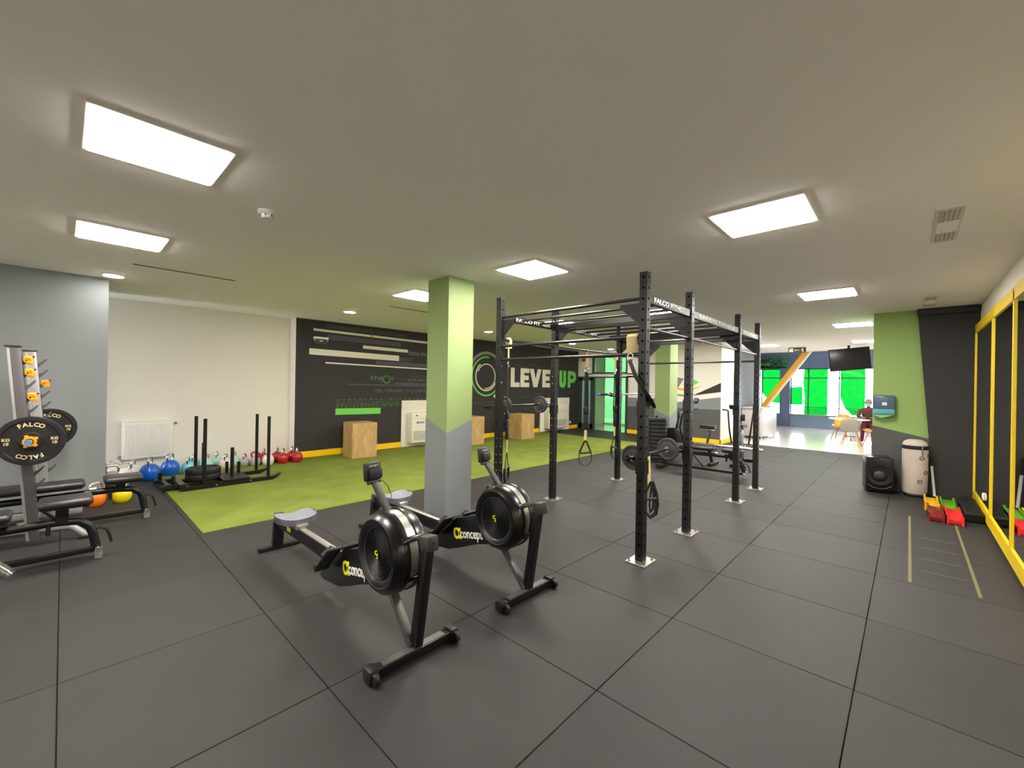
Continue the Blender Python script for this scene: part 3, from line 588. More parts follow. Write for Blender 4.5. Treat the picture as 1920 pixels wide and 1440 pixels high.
# short bars with small plates lying on the hooks
def plate(mb, c, r, t, axis, hub=0.07):
    return mb.lathe([(0.026, -t/2), (hub, -t/2), (hub+0.006, -t*0.32), (r*0.8, -t*0.32), (r*0.84, -t/2), (r-0.006, -t/2), (r, -t*0.3), (r, t*0.3), (r-0.006, t/2), (r*0.84, t/2), (r*0.8, t*0.32), (hub+0.006, t*0.32), (hub, t/2), (0.026, t/2), (0.026, -t/2)], 32, c, axis, cap=False)
def short_bar(y, z, xa, xb, x0, x1, label, plabels):
    t = thing('short_barbell', label, 'barbell', (0, y, z)); MB().cyl((x0, 0, 0), (x1, 0, 0), 0.0145, seg=12).build('shaft', 'rigbar', t)
    for x in (xa, xb): MB().cyl((x-0.035, 0, 0), (x+0.035, 0, 0), 0.028, seg=14).build('collar', 'chrome', t)
    for x, L in zip((xa, xb), plabels):
        p = plate(MB(), (0, 0, 0), 0.123, 0.035, 'X').build('weight_plate', 'plategrey'); p.location = (x, y, z); tag(p, L, 'weight plate', 'small grey plates on the short bars')
short_bar(3.905, 1.345, 4.02, 4.76, 3.62, 5.0, 'thin short barbell between the two nearest turf-side rig posts', ('small dark plate mostly hidden behind the rig post by the rower', 'small dark plate floating before the LEVEL UP print'))
short_bar(1.95, 0.94, 3.82, 4.63, 3.66, 4.92, 'thin short barbell between the two nearest mirror-side rig posts', ('small grey plate half hidden behind the nearest rig post', 'small grey plate facing out before the second rig post'))
# olympic barbell on the outer hooks
ob = thing('olympic_barbell', 'long chrome barbell with blue end cap racked on the turf side of the rig', 'barbell', (0, 3.86, 1.485))
MB().cyl((6.68, 0, 0), (7.97, 0, 0), 0.014, seg=12).build('shaft', 'chrome', ob)
for a, b in ((6.26, 6.66), (7.98, 8.38)): MB().cyl((a, 0, 0), (b, 0, 0), 0.025, seg=14).build('sleeve', 'chrome', ob)
MB().cyl((6.64, 0, 0), (6.69, 0, 0), 0.036, seg=14).build('collar', 'blk', ob); MB().cyl((6.235, 0, 0), (6.262, 0, 0), 0.027, seg=14).build('end_cap', 'blue_cap', ob)

# ---------------------------------------------------------------- suspension trainers
def strap(path, wd, m, name, parent, th=0.006): return MB().tube(path, 0, 8, flat=(th/2, wd/2)).build(name, m, parent)
def trainer(x, y, ztop, label, zb=0.36, tall=True):
    t = thing('suspension_trainer', label, 'suspension trainer', (x, y, 0))
    z = ztop
    MB().tube([(0, -0.024, z-0.1), (0, -0.024, z), (0, -0.012, z+0.022), (0, 0.012, z+0.022), (0, 0.024, z), (0, 0.022, z-0.1)], 0, 8, flat=(0.02, 0.006)).build('anchor_loop', 'sand', t)
    strap([(0, 0, z-0.08), (0.012, 0, z-0.2), (0.0, 0, z-0.26)], 0.04, 'sand', 'anchor_strap', t, 0.02)
    MB().tube(arc((0, 0, z-0.30), 0.03, 0, 2*PI, 12, 'XZ', 1.5)[:-1], 0.005, 6, closed=True).build('carabiner', 'chrome', t)
    strap([(-0.006, 0, z-0.34), (-0.012, 0, 1.25), (0.0, 0, 0.95)], 0.045, 'webbing', 'main_strap', t, 0.012)
    strap([(0.014, 0.012, z-0.36), (0.026, 0.012, 1.3), (0.01, 0.012, 0.95)], 0.035, 'webbing', 'second_strap', t, 0.008)
    B((0.0, 0, 1.24), (0.085, 0.035, 0.1), bev=0.006).build('buckle', 'plastic', t); B((0.0, 0, 1.05), (0.07, 0.03, 0.24), bev=0.01).build('strap_keeper', 'webbing', t)
    strap([(0, 0, 0.95), (0, 0, 0.87), (0, 0, 0.77)], 0.045, 'sand', 'sleeve', t, 0.02)
    s0 = MB(); hz = 0.565; hw = 0.095
    s0.tube([(0, 0, 0.78), (-hw*0.5, 0, 0.68), (-hw, 0, hz)], 0, 8, flat=(0.005, 0.014)).tube([(0, 0, 0.78), (hw*0.5, 0, 0.68), (hw, 0, hz)], 0, 8, flat=(0.005, 0.014)).build('handle_strap', 'webbing', t)
    MB().cyl((-hw, 0, hz), (hw, 0, hz+0.015), 0.017, seg=12).build('grip', 'dplastic', t)
    MB().tube([(-hw, 0, hz)]+arc((0, 0, 0.49), 0.1, PI*0.95, PI*2.05, 12, 'XZ', 1.2)+[(hw, 0, hz)], 0, 8, flat=(0.017, 0.007)).build('foot_cradle', 'webbing', t)
    return t
def turn(t, a): t.rotation_euler = (0, 0, R(a)); return t
turn(trainer(5.66, RY[1], 2.185, 'black suspension trainer hanging free with triangle handle before the glass door'), -45)
turn(trainer(6.56, RY[1]-0.0, 2.185, 'black suspension trainer hanging close against the third turf-side post'), 60)
t1 = turn(trainer(3.87, RY[1], 2.185, 'suspension trainer with sand-coloured loop wrapped along the rig post behind the rowers'), 30)
t4 = thing('suspension_trainer', 'suspension trainer strung across the nearest rig post with long sand sleeve', 'suspension trainer', (0, 0, 0))
MB().tube([(3.745, 1.925, 2.05), (3.745, 1.925, 2.105), (3.72, 1.925, 2.128), (3.695, 1.925, 2.105), (3.70, 1.925, 2.03), (3.705, 1.925, 1.95)], 0, 8, flat=(0.055, 0.006)).build('wide_anchor_strap', 'sand', t4); MB().tube(arc((3.705, 1.94, 1.91), 0.03, 0, 2*PI, 12, 'YZ', 1.3)[:-1], 0.006, 6, closed=True).build('carabiner', 'chrome', t4)
MB().tube([(3.70, 1.945, 1.88), (3.655, 1.86, 1.73), (3.675, 1.765, 1.58), (3.78, 1.745, 1.48), (3.86, 1.77, 1.44)], 0, 8, flat=(0.012, 0.026)).build('upper_strap', 'webbing', t4)
strap([(3.86, 1.86, 1.52), (3.87, 1.85, 1.2), (3.885, 1.83, 0.94)], 0.04, 'webbing', 'main_strap', t4, 0.03)
strap([(3.885, 1.83, 0.96), (3.885, 1.825, 0.82), (3.885, 1.82, 0.70)], 0.066, 'sand', 'sleeve', t4, 0.03)
q = Vector((0.685, -0.728, 0)); c0 = Vector((3.89, 1.80, 0))
def lp(u, z): return tuple(c0 + q*u + Vector((0, 0, z)))
MB().tube([lp(0.0, 0.72), lp(-0.05, 0.60), lp(-0.06, 0.52), lp(-0.045, 0.42), lp(0, 0.375), lp(0.05, 0.41), lp(0.065, 0.5), lp(0.05, 0.6), lp(0.01, 0.72)], 0, 8, flat=(0.007, 0.02)).build('outer_loop', 'webbing', t4)
MB().tube([lp(0.01, 0.72), lp(0.0, 0.6), lp(-0.01, 0.5), lp(0.0, 0.42), lp(0.025, 0.46), lp(0.03, 0.58), lp(0.012, 0.72)], 0, 8, flat=(0.007, 0.016)).build('inner_loop', 'webbing', t4)
MB().cyl(lp(-0.055, 0.55), lp(0.055, 0.555), 0.016, seg=12).build('grip', 'dplastic', t4)

# ================================================================ ROWERS
def rower(label, x):
    t = thing('rowing_machine', label, 'rowing machine', (x, 0, 0), 0, 'rowing machines on the rubber floor')
    FY, FZ, FR = 2.36, 0.575, 0.252
    # flywheel cage: two black rims, metal band between, recessed grille towards -x
    cage = MB()
    cage.lathe([(0.165, -0.105), (0.186, -0.122), (0.212, -0.124), (0.238, -0.10), (FR, -0.06), (FR, -0.03), (FR-0.012, -0.03), (FR-0.012, 0.035), (FR, 0.035), (FR, 0.065), (0.238, 0.10), (0.2, 0.115), (0, 0.115)], 56, (0, FY, FZ), 'X', cap=False)
    c = cage.build('flywheel_cage', 'gloss', t)
    MB().lathe([(FR-0.008, -0.028), (FR-0.008, 0.033)], 56, (0, FY, FZ), 'X', cap=False).build('metal_band', 'alu', c)
    MB().lathe([(0.197, -0.1245), (0.168, -0.106), (0.160, -0.104)], 48, (0, FY, FZ), 'X', cap=False).build('bezel', 'dplastic', c)
    g = MB()
    for k in range(13): 
        r = 0.03+k*0.0105; g.tube([(-0.102, FY+r*math.cos(2*PI*i/40), FZ+r*math.sin(2*PI*i/40)) for i in range(40)], 0.0026, 5, closed=True)
    for k in range(6):
        a = k*PI/6+0.2; g.cyl((-0.1, FY+0.162*math.cos(a), FZ+0.162*math.sin(a)), (-0.1, FY-0.162*math.cos(a), FZ-0.162*math.sin(a)), 0.0018, seg=5)
    g.build('grille', 'plastic', c)
    MB().lathe([(0.165, -0.085), (0, -0.085)], 40, (0, FY, FZ), 'X', cap=False).build('flywheel', 'flatblack', c)
    MB().cyl((-0.11, FY, FZ), (-0.095, FY, FZ), 0.026, seg=24).build('hub_badge', 'gloss', c)
    MF = Matrix(((0, 0, -1, -0.1115), (-1, 0, 0, FY), (0, 1, 0, FZ), (0, 0, 0, 1)))     # reads on a face looking to -x
    def side(y, z, xx, rot=0.0): return Matrix(((0, 0, -1, xx), (-1, 0, 0, y), (0, 1, 0, z), (0, 0, 0, 1))) @ Matrix.Rotation(rot, 4, 'Z')
    letters('C', 0.036, 'c2yellow', side(FY+0.022, FZ-0.003, -0.112), c, bold=0.001); letters('2', 0.036, 'c2yellow', side(FY+0.002, FZ-0.022, -0.112), c, bold=0.001)
    for a in (60, 150, 205, 285, 345):
        a = R(a); p = Vector((0, FY+FR*math.cos(a), FZ+FR*math.sin(a))); tq = Vector((0, -math.sin(a), math.cos(a)))
        nq = Vector((0, math.cos(a), math.sin(a)))
        B(tuple(p), (0.155, 0.035, 0.018), bev=0.006, rot=Matrix((Vector((1, 0, 0)), tq, nq)).transposed()).build('clip', 'gloss', c)
    # front upright, head box, foot bar
    MB().beam((0.02, 2.12, 0.06), (0.03, 2.035, 0.67), 0.065, 0.055, 0.006).build('front_leg', 'blk', t)
    MB().box((0.03, 2.02, 0.70), (0.075, 0.09, 0.09), 0.012, Matrix.Rotation(R(-10), 3, 'X')).cyl((0.03, 1.98, 0.71), (0.03, 1.968, 0.71), 0.008, seg=10).build('head_box', 'dplastic', t)
    MB().beam((0.0, 2.13, 0.07), (0.0, 2.40, 0.36), 0.055, 0.035, 0.005).build('strut', 'dullsteel', t)
    B((0, 2.11, 0.045), (0.50, 0.065, 0.045), bev=0.005).build('foot_bar', 'blk', t)
    B((0, 2.11, 0.069), (0.42, 0.05, 0.004)).build('foot_bar_top', 'dullsteel', t)
    for sx in (-1, 1):
        f = B((sx*0.275, 2.11, 0.045), (0.06, 0.085, 0.075), bev=0.014).build('end_cap', 'plastic', t)
        MB().lathe([(0, -0.014), (0.03, -0.014), (0.034, -0.008), (0.034, 0.008), (0.03, 0.014), (0, 0.014)], 20, (sx*0.275, 2.062, 0.035), 'X').build('wheel', 'rubberblk', f)
    # chain housing with lettering, foot plates
    b = MB().prism([(2.44, 0.56), (2.62, 0.535), (2.90, 0.44), (3.10, 0.35), (3.22, 0.26), (3.34, 0.115), (3.26, 0.10), (3.02, 0.13), (2.86, 0.19), (2.66, 0.27), (2.44, 0.33)], 0.09, 'YZ', -0.05)
    es_ = [e for e in b.bm.edges if abs(e.verts[0].co.x-e.verts[1].co.x) < 1e-6]; bmesh.ops.bevel(b.bm, geom=es_, offset=0.016, segments=2, affect='EDGES', profile=0.5)
    h = b.build('chain_housing', 'gloss', t)
    letters('\u03b1', 0.16, 'c2yellow', side(2.93, 0.26, -0.052, R(10)), h, bold=0.004); letters('concept 2', 0.112, 'lettering', side(2.84, 0.283, -0.052, R(12)), h, bold=0.002, sx=0.8)
    for sx in (-1, 1):
        f = MB().box((sx*0.12, 3.02, 0.36), (0.11, 0.30, 0.02), 0.008, Matrix.Rotation(R(-42), 3, 'X')).box((sx*0.12, 3.13, 0.27), (0.10, 0.06, 0.05), 0.01, Matrix.Rotation(R(-42), 3, 'X')).build('footrest', 'plastic', t)
        MB().tube([(sx*0.06, 2.99, 0.41), (sx*0.12, 2.97, 0.46), (sx*0.18, 2.99, 0.41)], 0, 8, flat=(0.02, 0.004)).build('foot_strap', 'webbing', f)
    # monorail, seat, rear leg
    MB().beam((0, 2.95, 0.285), (0, 4.42, 0.295), 0.055, 0.10, 0.004).build('monorail', 'blk', t)
    B((0, 3.69, 0.344), (0.05, 1.46, 0.01), bev=0.002).build('rail_track', 'alu', t)
    B((0, 4.40, 0.315), (0.075, 0.06, 0.09), bev=0.008).build('rail_end_cap', 'dplastic', t)
    st = MB(); n = 17; top = []; bot = []
    for i in range(n):
        u = -1+2*i/(n-1)
        for j in range(9):
            v = -1+2*j/8; e = (1-abs(u)**4)**0.5; ed = 1-0.18*math.exp(-(u*3)**2)*(1 if v > 0 else 0.5)
            top.append((u*0.17, 3.98+v*0.145*e*ed, 0.412+0.03*abs(u)**1.5-0.012*math.cos(v*PI/2)*math.exp(-(abs(u)-0.45)**2*14)+0.008*v*v))
    V = [st.bm.verts.new(p) for p in top]; Wd = [st.bm.verts.new((p[0]*0.93, 3.98+(p[1]-3.98)*0.93, p[2]-0.058)) for p in top]
    for i in range(n-1):
        for j in range(8):
            a_, b_, c_, d_ = i*9+j, (i+1)*9+j, (i+1)*9+j+1, i*9+j+1
            st.bm.faces.new((V[a_], V[b_], V[c_], V[d_])); st.bm.faces.new((Wd[d_], Wd[c_], Wd[b_], Wd[a_]))
    for i in range(n-1):
        for j in (0, 8): a_, b_ = i*9+j, (i+1)*9+j; st.bm.faces.new((V[a_], V[b_], Wd[b_], Wd[a_]))
    for j in range(8):
        for i in (0, n-1): a_, b_ = i*9+j, i*9+j+1; st.bm.faces.new((V[a_], V[b_], Wd[b_], Wd[a_]))
    bmesh.ops.remove_doubles(st.bm, verts=st.bm.verts[:], dist=1e-4)
    s = st.build('seat', 'seatgrey', t); B((0, 3.90, 0.362), (0.10, 0.18, 0.045), bev=0.01).build('seat_carriage', 'alu', s)
    MB().beam((0, 4.40, 0.28), (0, 4.43, 0.04), 0.06, 0.09, 0.006).build('rear_leg', 'blk', t); B((0.03, 4.45, 0.022), (0.38, 0.06, 0.04), bev=0.008).build('rear_foot', 'plastic', t)
    letters('ERG', 0.05, 'c2yellow', side(4.1, 0.27, -0.0285), t, bold=0.001)
    # monitor on its arm
    MB().beam((0.0, 2.40, 0.78), (-0.02, 2.56, 0.965), 0.045, 0.028, 0.005).build('monitor_arm', 'dplastic', t)
    rm = Matrix.Rotation(R(14), 3, 'Z') @ Matrix.Rotation(R(-6), 3, 'X'); C_ = Vector((-0.02, 2.60, 1.035))
    def off(a, b, c): return tuple(C_ + rm @ Vector((a, b, c)))
    mo = MB().box(off(0, 0, 0), (0.125, 0.04, 0.12), 0.01, rm).build('monitor', 'plastic', t); B(off(0.004, -0.028, -0.016), (0.10, 0.025, 0.065), bev=0.008, rot=rm).build('battery_cover', 'rubberblk', mo)
    letters('concept 2', 0.02, 'lettering', Matrix.Translation(off(-0.042, -0.0205, 0.034)) @ rm.to_4x4() @ Matrix.Rotation(PI/2, 4, 'X'), mo)
    MB().cyl(off(-0.05, -0.01, -0.068), off(0.05, -0.01, -0.068), 0.014, seg=12).build('hinge', 'dplastic', mo)
    MB().tube([off(0.05, 0, -0.05), (0.08, 2.57, 0.93), (0.08, 2.52, 0.87), (0.02, 2.46, 0.83)], 0.0025, 6).build('cable', 'rubberblk', t)
    # handle on its hook
    MB().cyl((-0.2, 2.63, 0.56), (0.2, 2.63, 0.56), 0.015, seg=12).build('handle', 'rubberblk', t); B((0, 2.62, 0.55), (0.06, 0.05, 0.06), bev=0.01).build('handle_hook', 'dplastic', t)
    return t
r1 = rower('black rowing machine with grey seat, nearest and left of the pair', 1.44)
dup(r1, 'black rowing machine with grey seat, standing close to the green and grey column', (2.45, 0.0, 0))

# ================================================================ LEFT WEIGHT CORNER
# bumper plate with raised lettering; local axis along y, marked face towards -y
def bumper_mesh(r=0.225, t=0.06): return plate(MB(), (0, 0, 0), r, t, 'Y', 0.075).mesh('bumper_plate', M['rubberblk'])
bmesh_ = bumper_mesh()
def bumper(x, y, z, label, group, rz=0.0, text=True):
    o = link('bumper_plate', bmesh_, None, loc=(x, y, z)); o.rotation_euler = (0, 0, rz); tag(o, label, 'weight plate', group)
    if text:
        for word, a0, rr, flip in (('FALCO', 90, 0.135, 0), ('FALCO', 270, 0.135, 0)):
            for k, ch in enumerate(word):
                a = R(a0 + (2-k)*13.5)
                Mx = Matrix.Translation((rr*math.cos(a), -0.0205, rr*math.sin(a))) @ Matrix.Rotation(PI/2, 4, 'X') @ Matrix.Rotation(a-PI/2, 4, 'Z')
                letters(ch, 0.052, 'gold', Mx, o, align='CENTER', bold=0.0012)
        for sx in (-1, 1):
            for dz, w_ in ((0.005, 'KG'), (-0.032, '10')): letters(w_, 0.036, 'gold', frame_xz(sx*0.150-0.0, -0.0205, dz), o, align='CENTER', bold=0.001)
    MB().lathe([(0.026, -0.028), (0.034, -0.033), (0.05, -0.031), (0.05, -0.02)], 24, (0, 0, 0), 'Y', cap=False).build('hub_ring', 'plastic', o)
    return o
BX, BZ = -0.19, 1.03
RZ = R(-4.2); RP = Vector((-0.2, 6.0, 0)); RL = RP - Matrix.Rotation(RZ, 3, 'Z') @ RP
def rp(x, y, z): return tuple(RL + Matrix.Rotation(RZ, 3, 'Z') @ Vector((x, y, z)))
rk = thing('bench_press_rack', 'graphite bench press rack with toothed uprights by the grey wall', 'rack', RL, RZ)
for y in (6.10, 7.05):
    p = MB().beam((-0.17, y, 0.06), (-0.315, y, 1.90), 0.07, 0.068, 0.006).build('upright', 'upright' if y < 6.5 else 'greysteel', rk)
    B((-0.33, y, 1.905), (0.10, 0.08, 0.015)).build('top_cap', 'plastic', p)
    MB().beam((-0.215, y, 0.06), (-0.36, y, 1.90), 0.06, 0.022, 0.004).build('rear_strip', 'greysteel', p)
    for k in range(11):
        z = 0.62+k*0.118; x = -0.17-0.145*(z-0.06)/1.84+0.03
        if y > 6.5 or True:
            MB().prism([(x, z-0.03), (x+0.035, z-0.012), (x+0.062, z+0.02), (x+0.078, z+0.022), (x+0.066, z), (x+0.045, z-0.03), (x, z-0.085)], 0.022, 'XZ', y-0.011).build('catch', 'upright', p)
MB().beam((-1.2, 6.10, 0.20), (0.06, 6.10, 0.155), 0.06, 0.06, 0.006).build('base_rail', 'greysteel', rk); MB().tube([(0.0, 6.1, 0.16), (0.08, 6.1, 0.13), (0.15, 6.1, 0.05), (0.19, 6.1, 0.03)], 0.032, 10).build('front_foot', 'greysteel', rk)
B((0.18, 6.1, 0.015), (0.12, 0.08, 0.03), bev=0.006).build('foot_pad', 'rubberblk', rk); MB().beam((-1.2, 7.05, 0.10), (0.1, 7.05, 0.08), 0.06, 0.06, 0.006).build('base_rail', 'greysteel', rk)
for x in (-0.30, -0.12): B((x, 6.066, 0.175), (0.09, 0.006, 0.035)).build('sticker', 'lettering', rk)
MB().beam((-0.6, 6.1, 1.04), (-0.6, 7.05, 1.04), 0.07, 0.07, 0.01).build('cross_tube', 'greysteel', rk); MB().beam((-0.6, 6.1, 1.04), (-0.24, 6.1, 1.04), 0.06, 0.06).beam((-0.6, 7.05, 1.04), (-0.24, 7.05, 1.04), 0.06, 0.06).build('side_arm', 'greysteel', rk)
bar = thing('olympic_barbell', 'barbell with blue cap loaded with black bumper plates on the bench press rack', 'barbell', rp(BX, 0, BZ), RZ)
MB().cyl((0, 5.97, 0), (0, 7.21, 0), 0.014, seg=12).build('shaft', 'chrome', bar)
for a, b in ((5.74, 5.97), (7.21, 7.55)): MB().cyl((0, a, 0), (0, b, 0), 0.025, seg=16).build('sleeve', 'chrome', bar)
for y in (5.975, 7.205): MB().cyl((0, y-0.012, 0), (0, y+0.012, 0), 0.038, seg=16).build('collar', 'chrome', bar)
MB().cyl((0, 5.735, 0), (0, 5.745, 0), 0.024, seg=20).build('end_cap', 'blue_cap', bar)
bumper(*rp(BX, 5.925, BZ), 'black ten kilo bumper plate with cream lettering facing the room on the barbell', 'black bumper plates on the racked barbell', RZ)
bumper(*rp(BX, 7.26, BZ), 'black bumper plate at the far end of the racked barbell beside the grey wall', 'black bumper plates on the racked barbell', RZ)
def collar_mesh():
    mb = MB().lathe([(0.03, -0.025), (0.045, -0.025), (0.045, 0.025), (0.03, 0.025), (0.03, -0.025)], 16, axis='Y', cap=False)
    for a in (0.6, 2.0, 4.2, 5.5): mb.box((0.05*math.cos(a), 0, 0.05*math.sin(a)), (0.022, 0.05, 0.022), 0.004)
    return mb
c1 = collar_mesh().build('barbell_clip', 'orange'); c1.location = rp(BX, 5.85, BZ); c1.rotation_euler = (0, 0, RZ); tag(c1, 'orange barbell clip around the sleeve before the lettered plate', 'clip', 'orange barbell clips')
for x, y, z, L in ((-0.235, 6.10, 1.80, 'topmost orange barbell clip hooked on the near upright'), (-0.225, 6.10, 1.68, 'second orange barbell clip down the near upright'), (-0.205, 6.10, 1.45, 'lowest orange barbell clip hooked on the near upright'), (-0.21, 7.05, 1.57, 'orange barbell clip hooked on the far upright')):
    t = thing('barbell_clip', L, 'clip', rp(x, y, z), RZ, 'orange barbell clips'); MB().box((0, 0, 0), (0.058, 0.06, 0.042), 0.01).box((0.012, 0, -0.042), (0.042, 0.055, 0.04), 0.009).build('body', 'orange', t)
    MB().lathe([(0.02, -0.033), (0.028, -0.033), (0.028, 0.033), (0.02, 0.033), (0.02, -0.033)], 14, (0.0, 0, -0.02), 'Y', cap=False).build('ring', 'orange', t); B((0.032, 0, 0.012), (0.02, 0.02, 0.016), bev=0.004).build('lever', 'plastic', t)
# adjustable bench, seat end towards +x, origin under the front foot
def bench(label, loc, rz=0.0, group=None, sz=0.49):
    t = thing('adjustable_bench', label, 'bench', loc, rz, group)
    def pad(x0, x1, w_, z, name):
        p = B(((x0+x1)/2, 0, z), (x1-x0, w_, 0.065), bev=0.028, seg=3).build(name, 'vinyl', t); B(((x0+x1)/2, 0, z-0.038), (x1-x0-0.05, w_-0.05, 0.012)).build('pad_board', 'plastic', p)
    pad(-0.36, -0.03, 0.30, sz, 'seat_pad'); pad(-1.42, -0.50, 0.28, 0.485, 'back_pad'); B((-0.22, 0, (sz+0.36)/2), (0.08, 0.08, sz-0.36)).build('seat_post', 'blk', t)
    MB().tube([(-1.35, 0, 0.36), (-0.5, 0, 0.365), (-0.25, 0, 0.37), (-0.12, 0, 0.355), (-0.05, 0, 0.30), (-0.025, 0, 0.22), (0.0, 0, 0.07)], 0.034, 10).build('main_frame', 'blk', t)
    MB().beam((-1.45, 0, 0.085), (0.0, 0, 0.085), 0.05, 0.05, 0.006).build('base_rail', 'blk', t)
    B((0.01, 0, 0.045), (0.05, 0.11, 0.085), bev=0.004).build('front_foot', 'greysteel', t)
    MB().cyl((0.0, -0.08, 0.105), (0.0, 0.08, 0.105), 0.016, seg=10).cyl((0.01, -0.09, 0.09), (0.01, -0.075, 0.09), 0.022, seg=10).cyl((-0.02, 0, 0.12), (-0.02, 0, 0.15), 0.018, seg=10).build('foot_bolts', 'chrome', t)
    MB().tube([(-0.03, 0, 0.255), (0.02, 0, 0.27), (0.065, 0, 0.24), (0.085, 0, 0.17), (0.095, 0, 0.12)], 0.0115, 8).build('carry_handle', 'blk', t)
    MB().beam((-1.40, 0, 0.36), (-1.45, 0, 0.06), 0.05, 0.05, 0.005).box((-1.46, 0, 0.035), (0.06, 0.46, 0.06), 0.006).build('rear_leg', 'blk', t)
    for sy in (-0.21, 0.21): MB().lathe([(0, -0.018), (0.045, -0.018), (0.05, -0.01), (0.05, 0.01), (0.045, 0.018), (0, 0.018)], 20, (-1.50, sy, 0.05), 'Y').build('wheel', 'rubberblk', t)
    B((-0.30, 0, 0.34), (0.03, 0.05, 0.14), bev=0.004).build('adjuster', 'plastic', t); MB().cyl((-0.42, -0.10, 0.42), (-0.47, -0.10, 0.42), 0.018, seg=10).build('pivot_bolt', 'chrome', t)
    MB().beam((-0.95, 0, 0.40), (-0.7, 0, 0.12), 0.04, 0.025, 0.004).build('brace', 'blk', t)
    return t
bA = bench('black adjustable bench in front of the bench press rack, nearest the camera', (0.23, 5.34, 0), sz=0.545)
bB = bench('black adjustable bench set between the bench press uprights, kettlebells behind it', (0.68, 6.5, 0))
dup(bB, 'black bench standing beyond the rig among the exercise bikes', (8.45, 2.15, 0), R(-88))
# chrome ended bar at the left edge
ch = thing('olympic_barbell', 'chrome barbell sleeve end poking out low by the nearest bench', 'barbell', (0, 0, 0))
MB().cyl((-0.38, 4.72, 0.36), (-0.25, 4.63, 0.235), 0.032, seg=16).build('sleeve', 'chrome', ch); MB().cyl((-0.25, 4.63, 0.235), (-0.232, 4.618, 0.218), 0.024, seg=12).build('end_bolt', 'chrome', ch)
MB().cyl((-0.42, 4.60, 0.33), (-0.29, 4.52, 0.20), 0.02, seg=16).build('lower_tube', 'chrome', ch); MB().beam((-0.9, 4.9, 0.1), (-0.37, 4.66, 0.34), 0.05, 0.05).beam((-0.9, 4.9, 0.1), (-0.9, 4.9, 0.0), 0.2, 0.2).build('stand', 'blk', ch)

# kettlebells along the white wall
def kettlebell(label, x, y, m, loc=None, handle='chrome', r=0.105, a=0.0, group='kettlebells along the white wall'):
    t = thing('kettlebell', label, 'kettlebell', (x, y, 0), a, group)
    MB().lathe([(0, 0.0), (r*0.62, 0.0), (r*0.86, r*0.25), (r, r*0.8), (r*0.97, r*1.2), (r*0.78, r*1.62), (r*0.5, r*1.88), (r*0.3, r*1.95), (0, r*1.97)], 28).build('body', m, t)
    z = r*1.86; w_ = r*0.78
    MB().tube([(-w_*0.75, 0, z-0.02), (-w_*0.95, 0, z+r*0.35), (-w_*0.85, 0, z+r*0.68), (-w_*0.45, 0, z+r*0.88), (w_*0.45, 0, z+r*0.88), (w_*0.85, 0, z+r*0.68), (w_*0.95, 0, z+r*0.35), (w_*0.75, 0, z-0.02)], 0.016, 10).build('handle', handle, t)
    return t
kettlebell('deep blue kettlebell left under the radiator', 0.97, 8.82, 'kb_blue', a=1.2, r=0.135); kettlebell('deep blue kettlebell right under the radiator behind the sled frame', 1.25, 9.02, 'kb_blue', a=1.0, r=0.135)
kettlebell('sky blue kettlebell beside the second deep blue one', 1.50, 9.04, 'kb_sky', a=1.2, r=0.1); kettlebell('sky blue kettlebell tucked against the wall behind the stacked plates', 1.62, 9.3, 'kb_sky', a=1.1, r=0.1)
kettlebell('pale mint kettlebell left behind the stacked sled plates', 1.78, 9.15, 'kb_mint', a=1.1); kettlebell('pale mint kettlebell right behind the stacked sled plates', 1.97, 9.33, 'kb_mint', a=1.2)
kettlebell('pale pink kettlebell just right of the stacked sled plates', 2.05, 9.06, 'kb_pink', a=1.1, r=0.1); kettlebell('pale mint kettlebell between pink and grey ones', 2.22, 9.22, 'kb_mint', a=1.1, r=0.1)
kettlebell('small grey kettlebell behind the short sled pins', 2.36, 9.1, 'kb_grey', a=1.0, r=0.085); kettlebell('grey and red kettlebell with a wide red handle', 2.52, 9.02, 'kb_grey', handle='kb_red', a=-0.6, r=0.095)
kettlebell('red kettlebell partly behind the white one', 2.72, 9.22, 'kb_red', a=1.1); kettlebell('white kettlebell standing before the right sled poles', 2.72, 8.96, 'kb_white', a=1.1)
kettlebell('red kettlebell immediately right of the white kettlebell', 2.95, 9.18, 'kb_red', a=1.1); kettlebell('red kettlebell in front, third from the black wall end', 2.98, 8.93, 'kb_red', a=1.1)
kettlebell('red kettlebell against the wall nearest the black wall end', 3.2, 9.1, 'kb_red', a=1.1); kettlebell('red kettlebell in front nearest the black wall end', 3.22, 8.88, 'kb_red', a=1.1)
kettlebell('orange kettlebell under the far bench', 0.30, 7.50, 'kb_orange', a=0.7); kettlebell('yellow kettlebell under the far bench', 0.55, 7.52, 'kb_yellow', a=0.7)
kettlebell('white kettlebell with chrome handle left of the deep blue ones', 0.80, 9.2, 'kb_white', a=1.2); kettlebell('white kettlebell with chrome handle in the corner by the grey wall', 0.55, 9.22, 'kb_white', a=0.3); kettlebell('white kettlebell in front in the corner behind the bench seat', 0.68, 8.98, 'kb_white', a=0.2)
kettlebell('grey kettlebell deep in the corner by the grey wall', 0.53, 8.80, 'kb_grey', a=0.2)

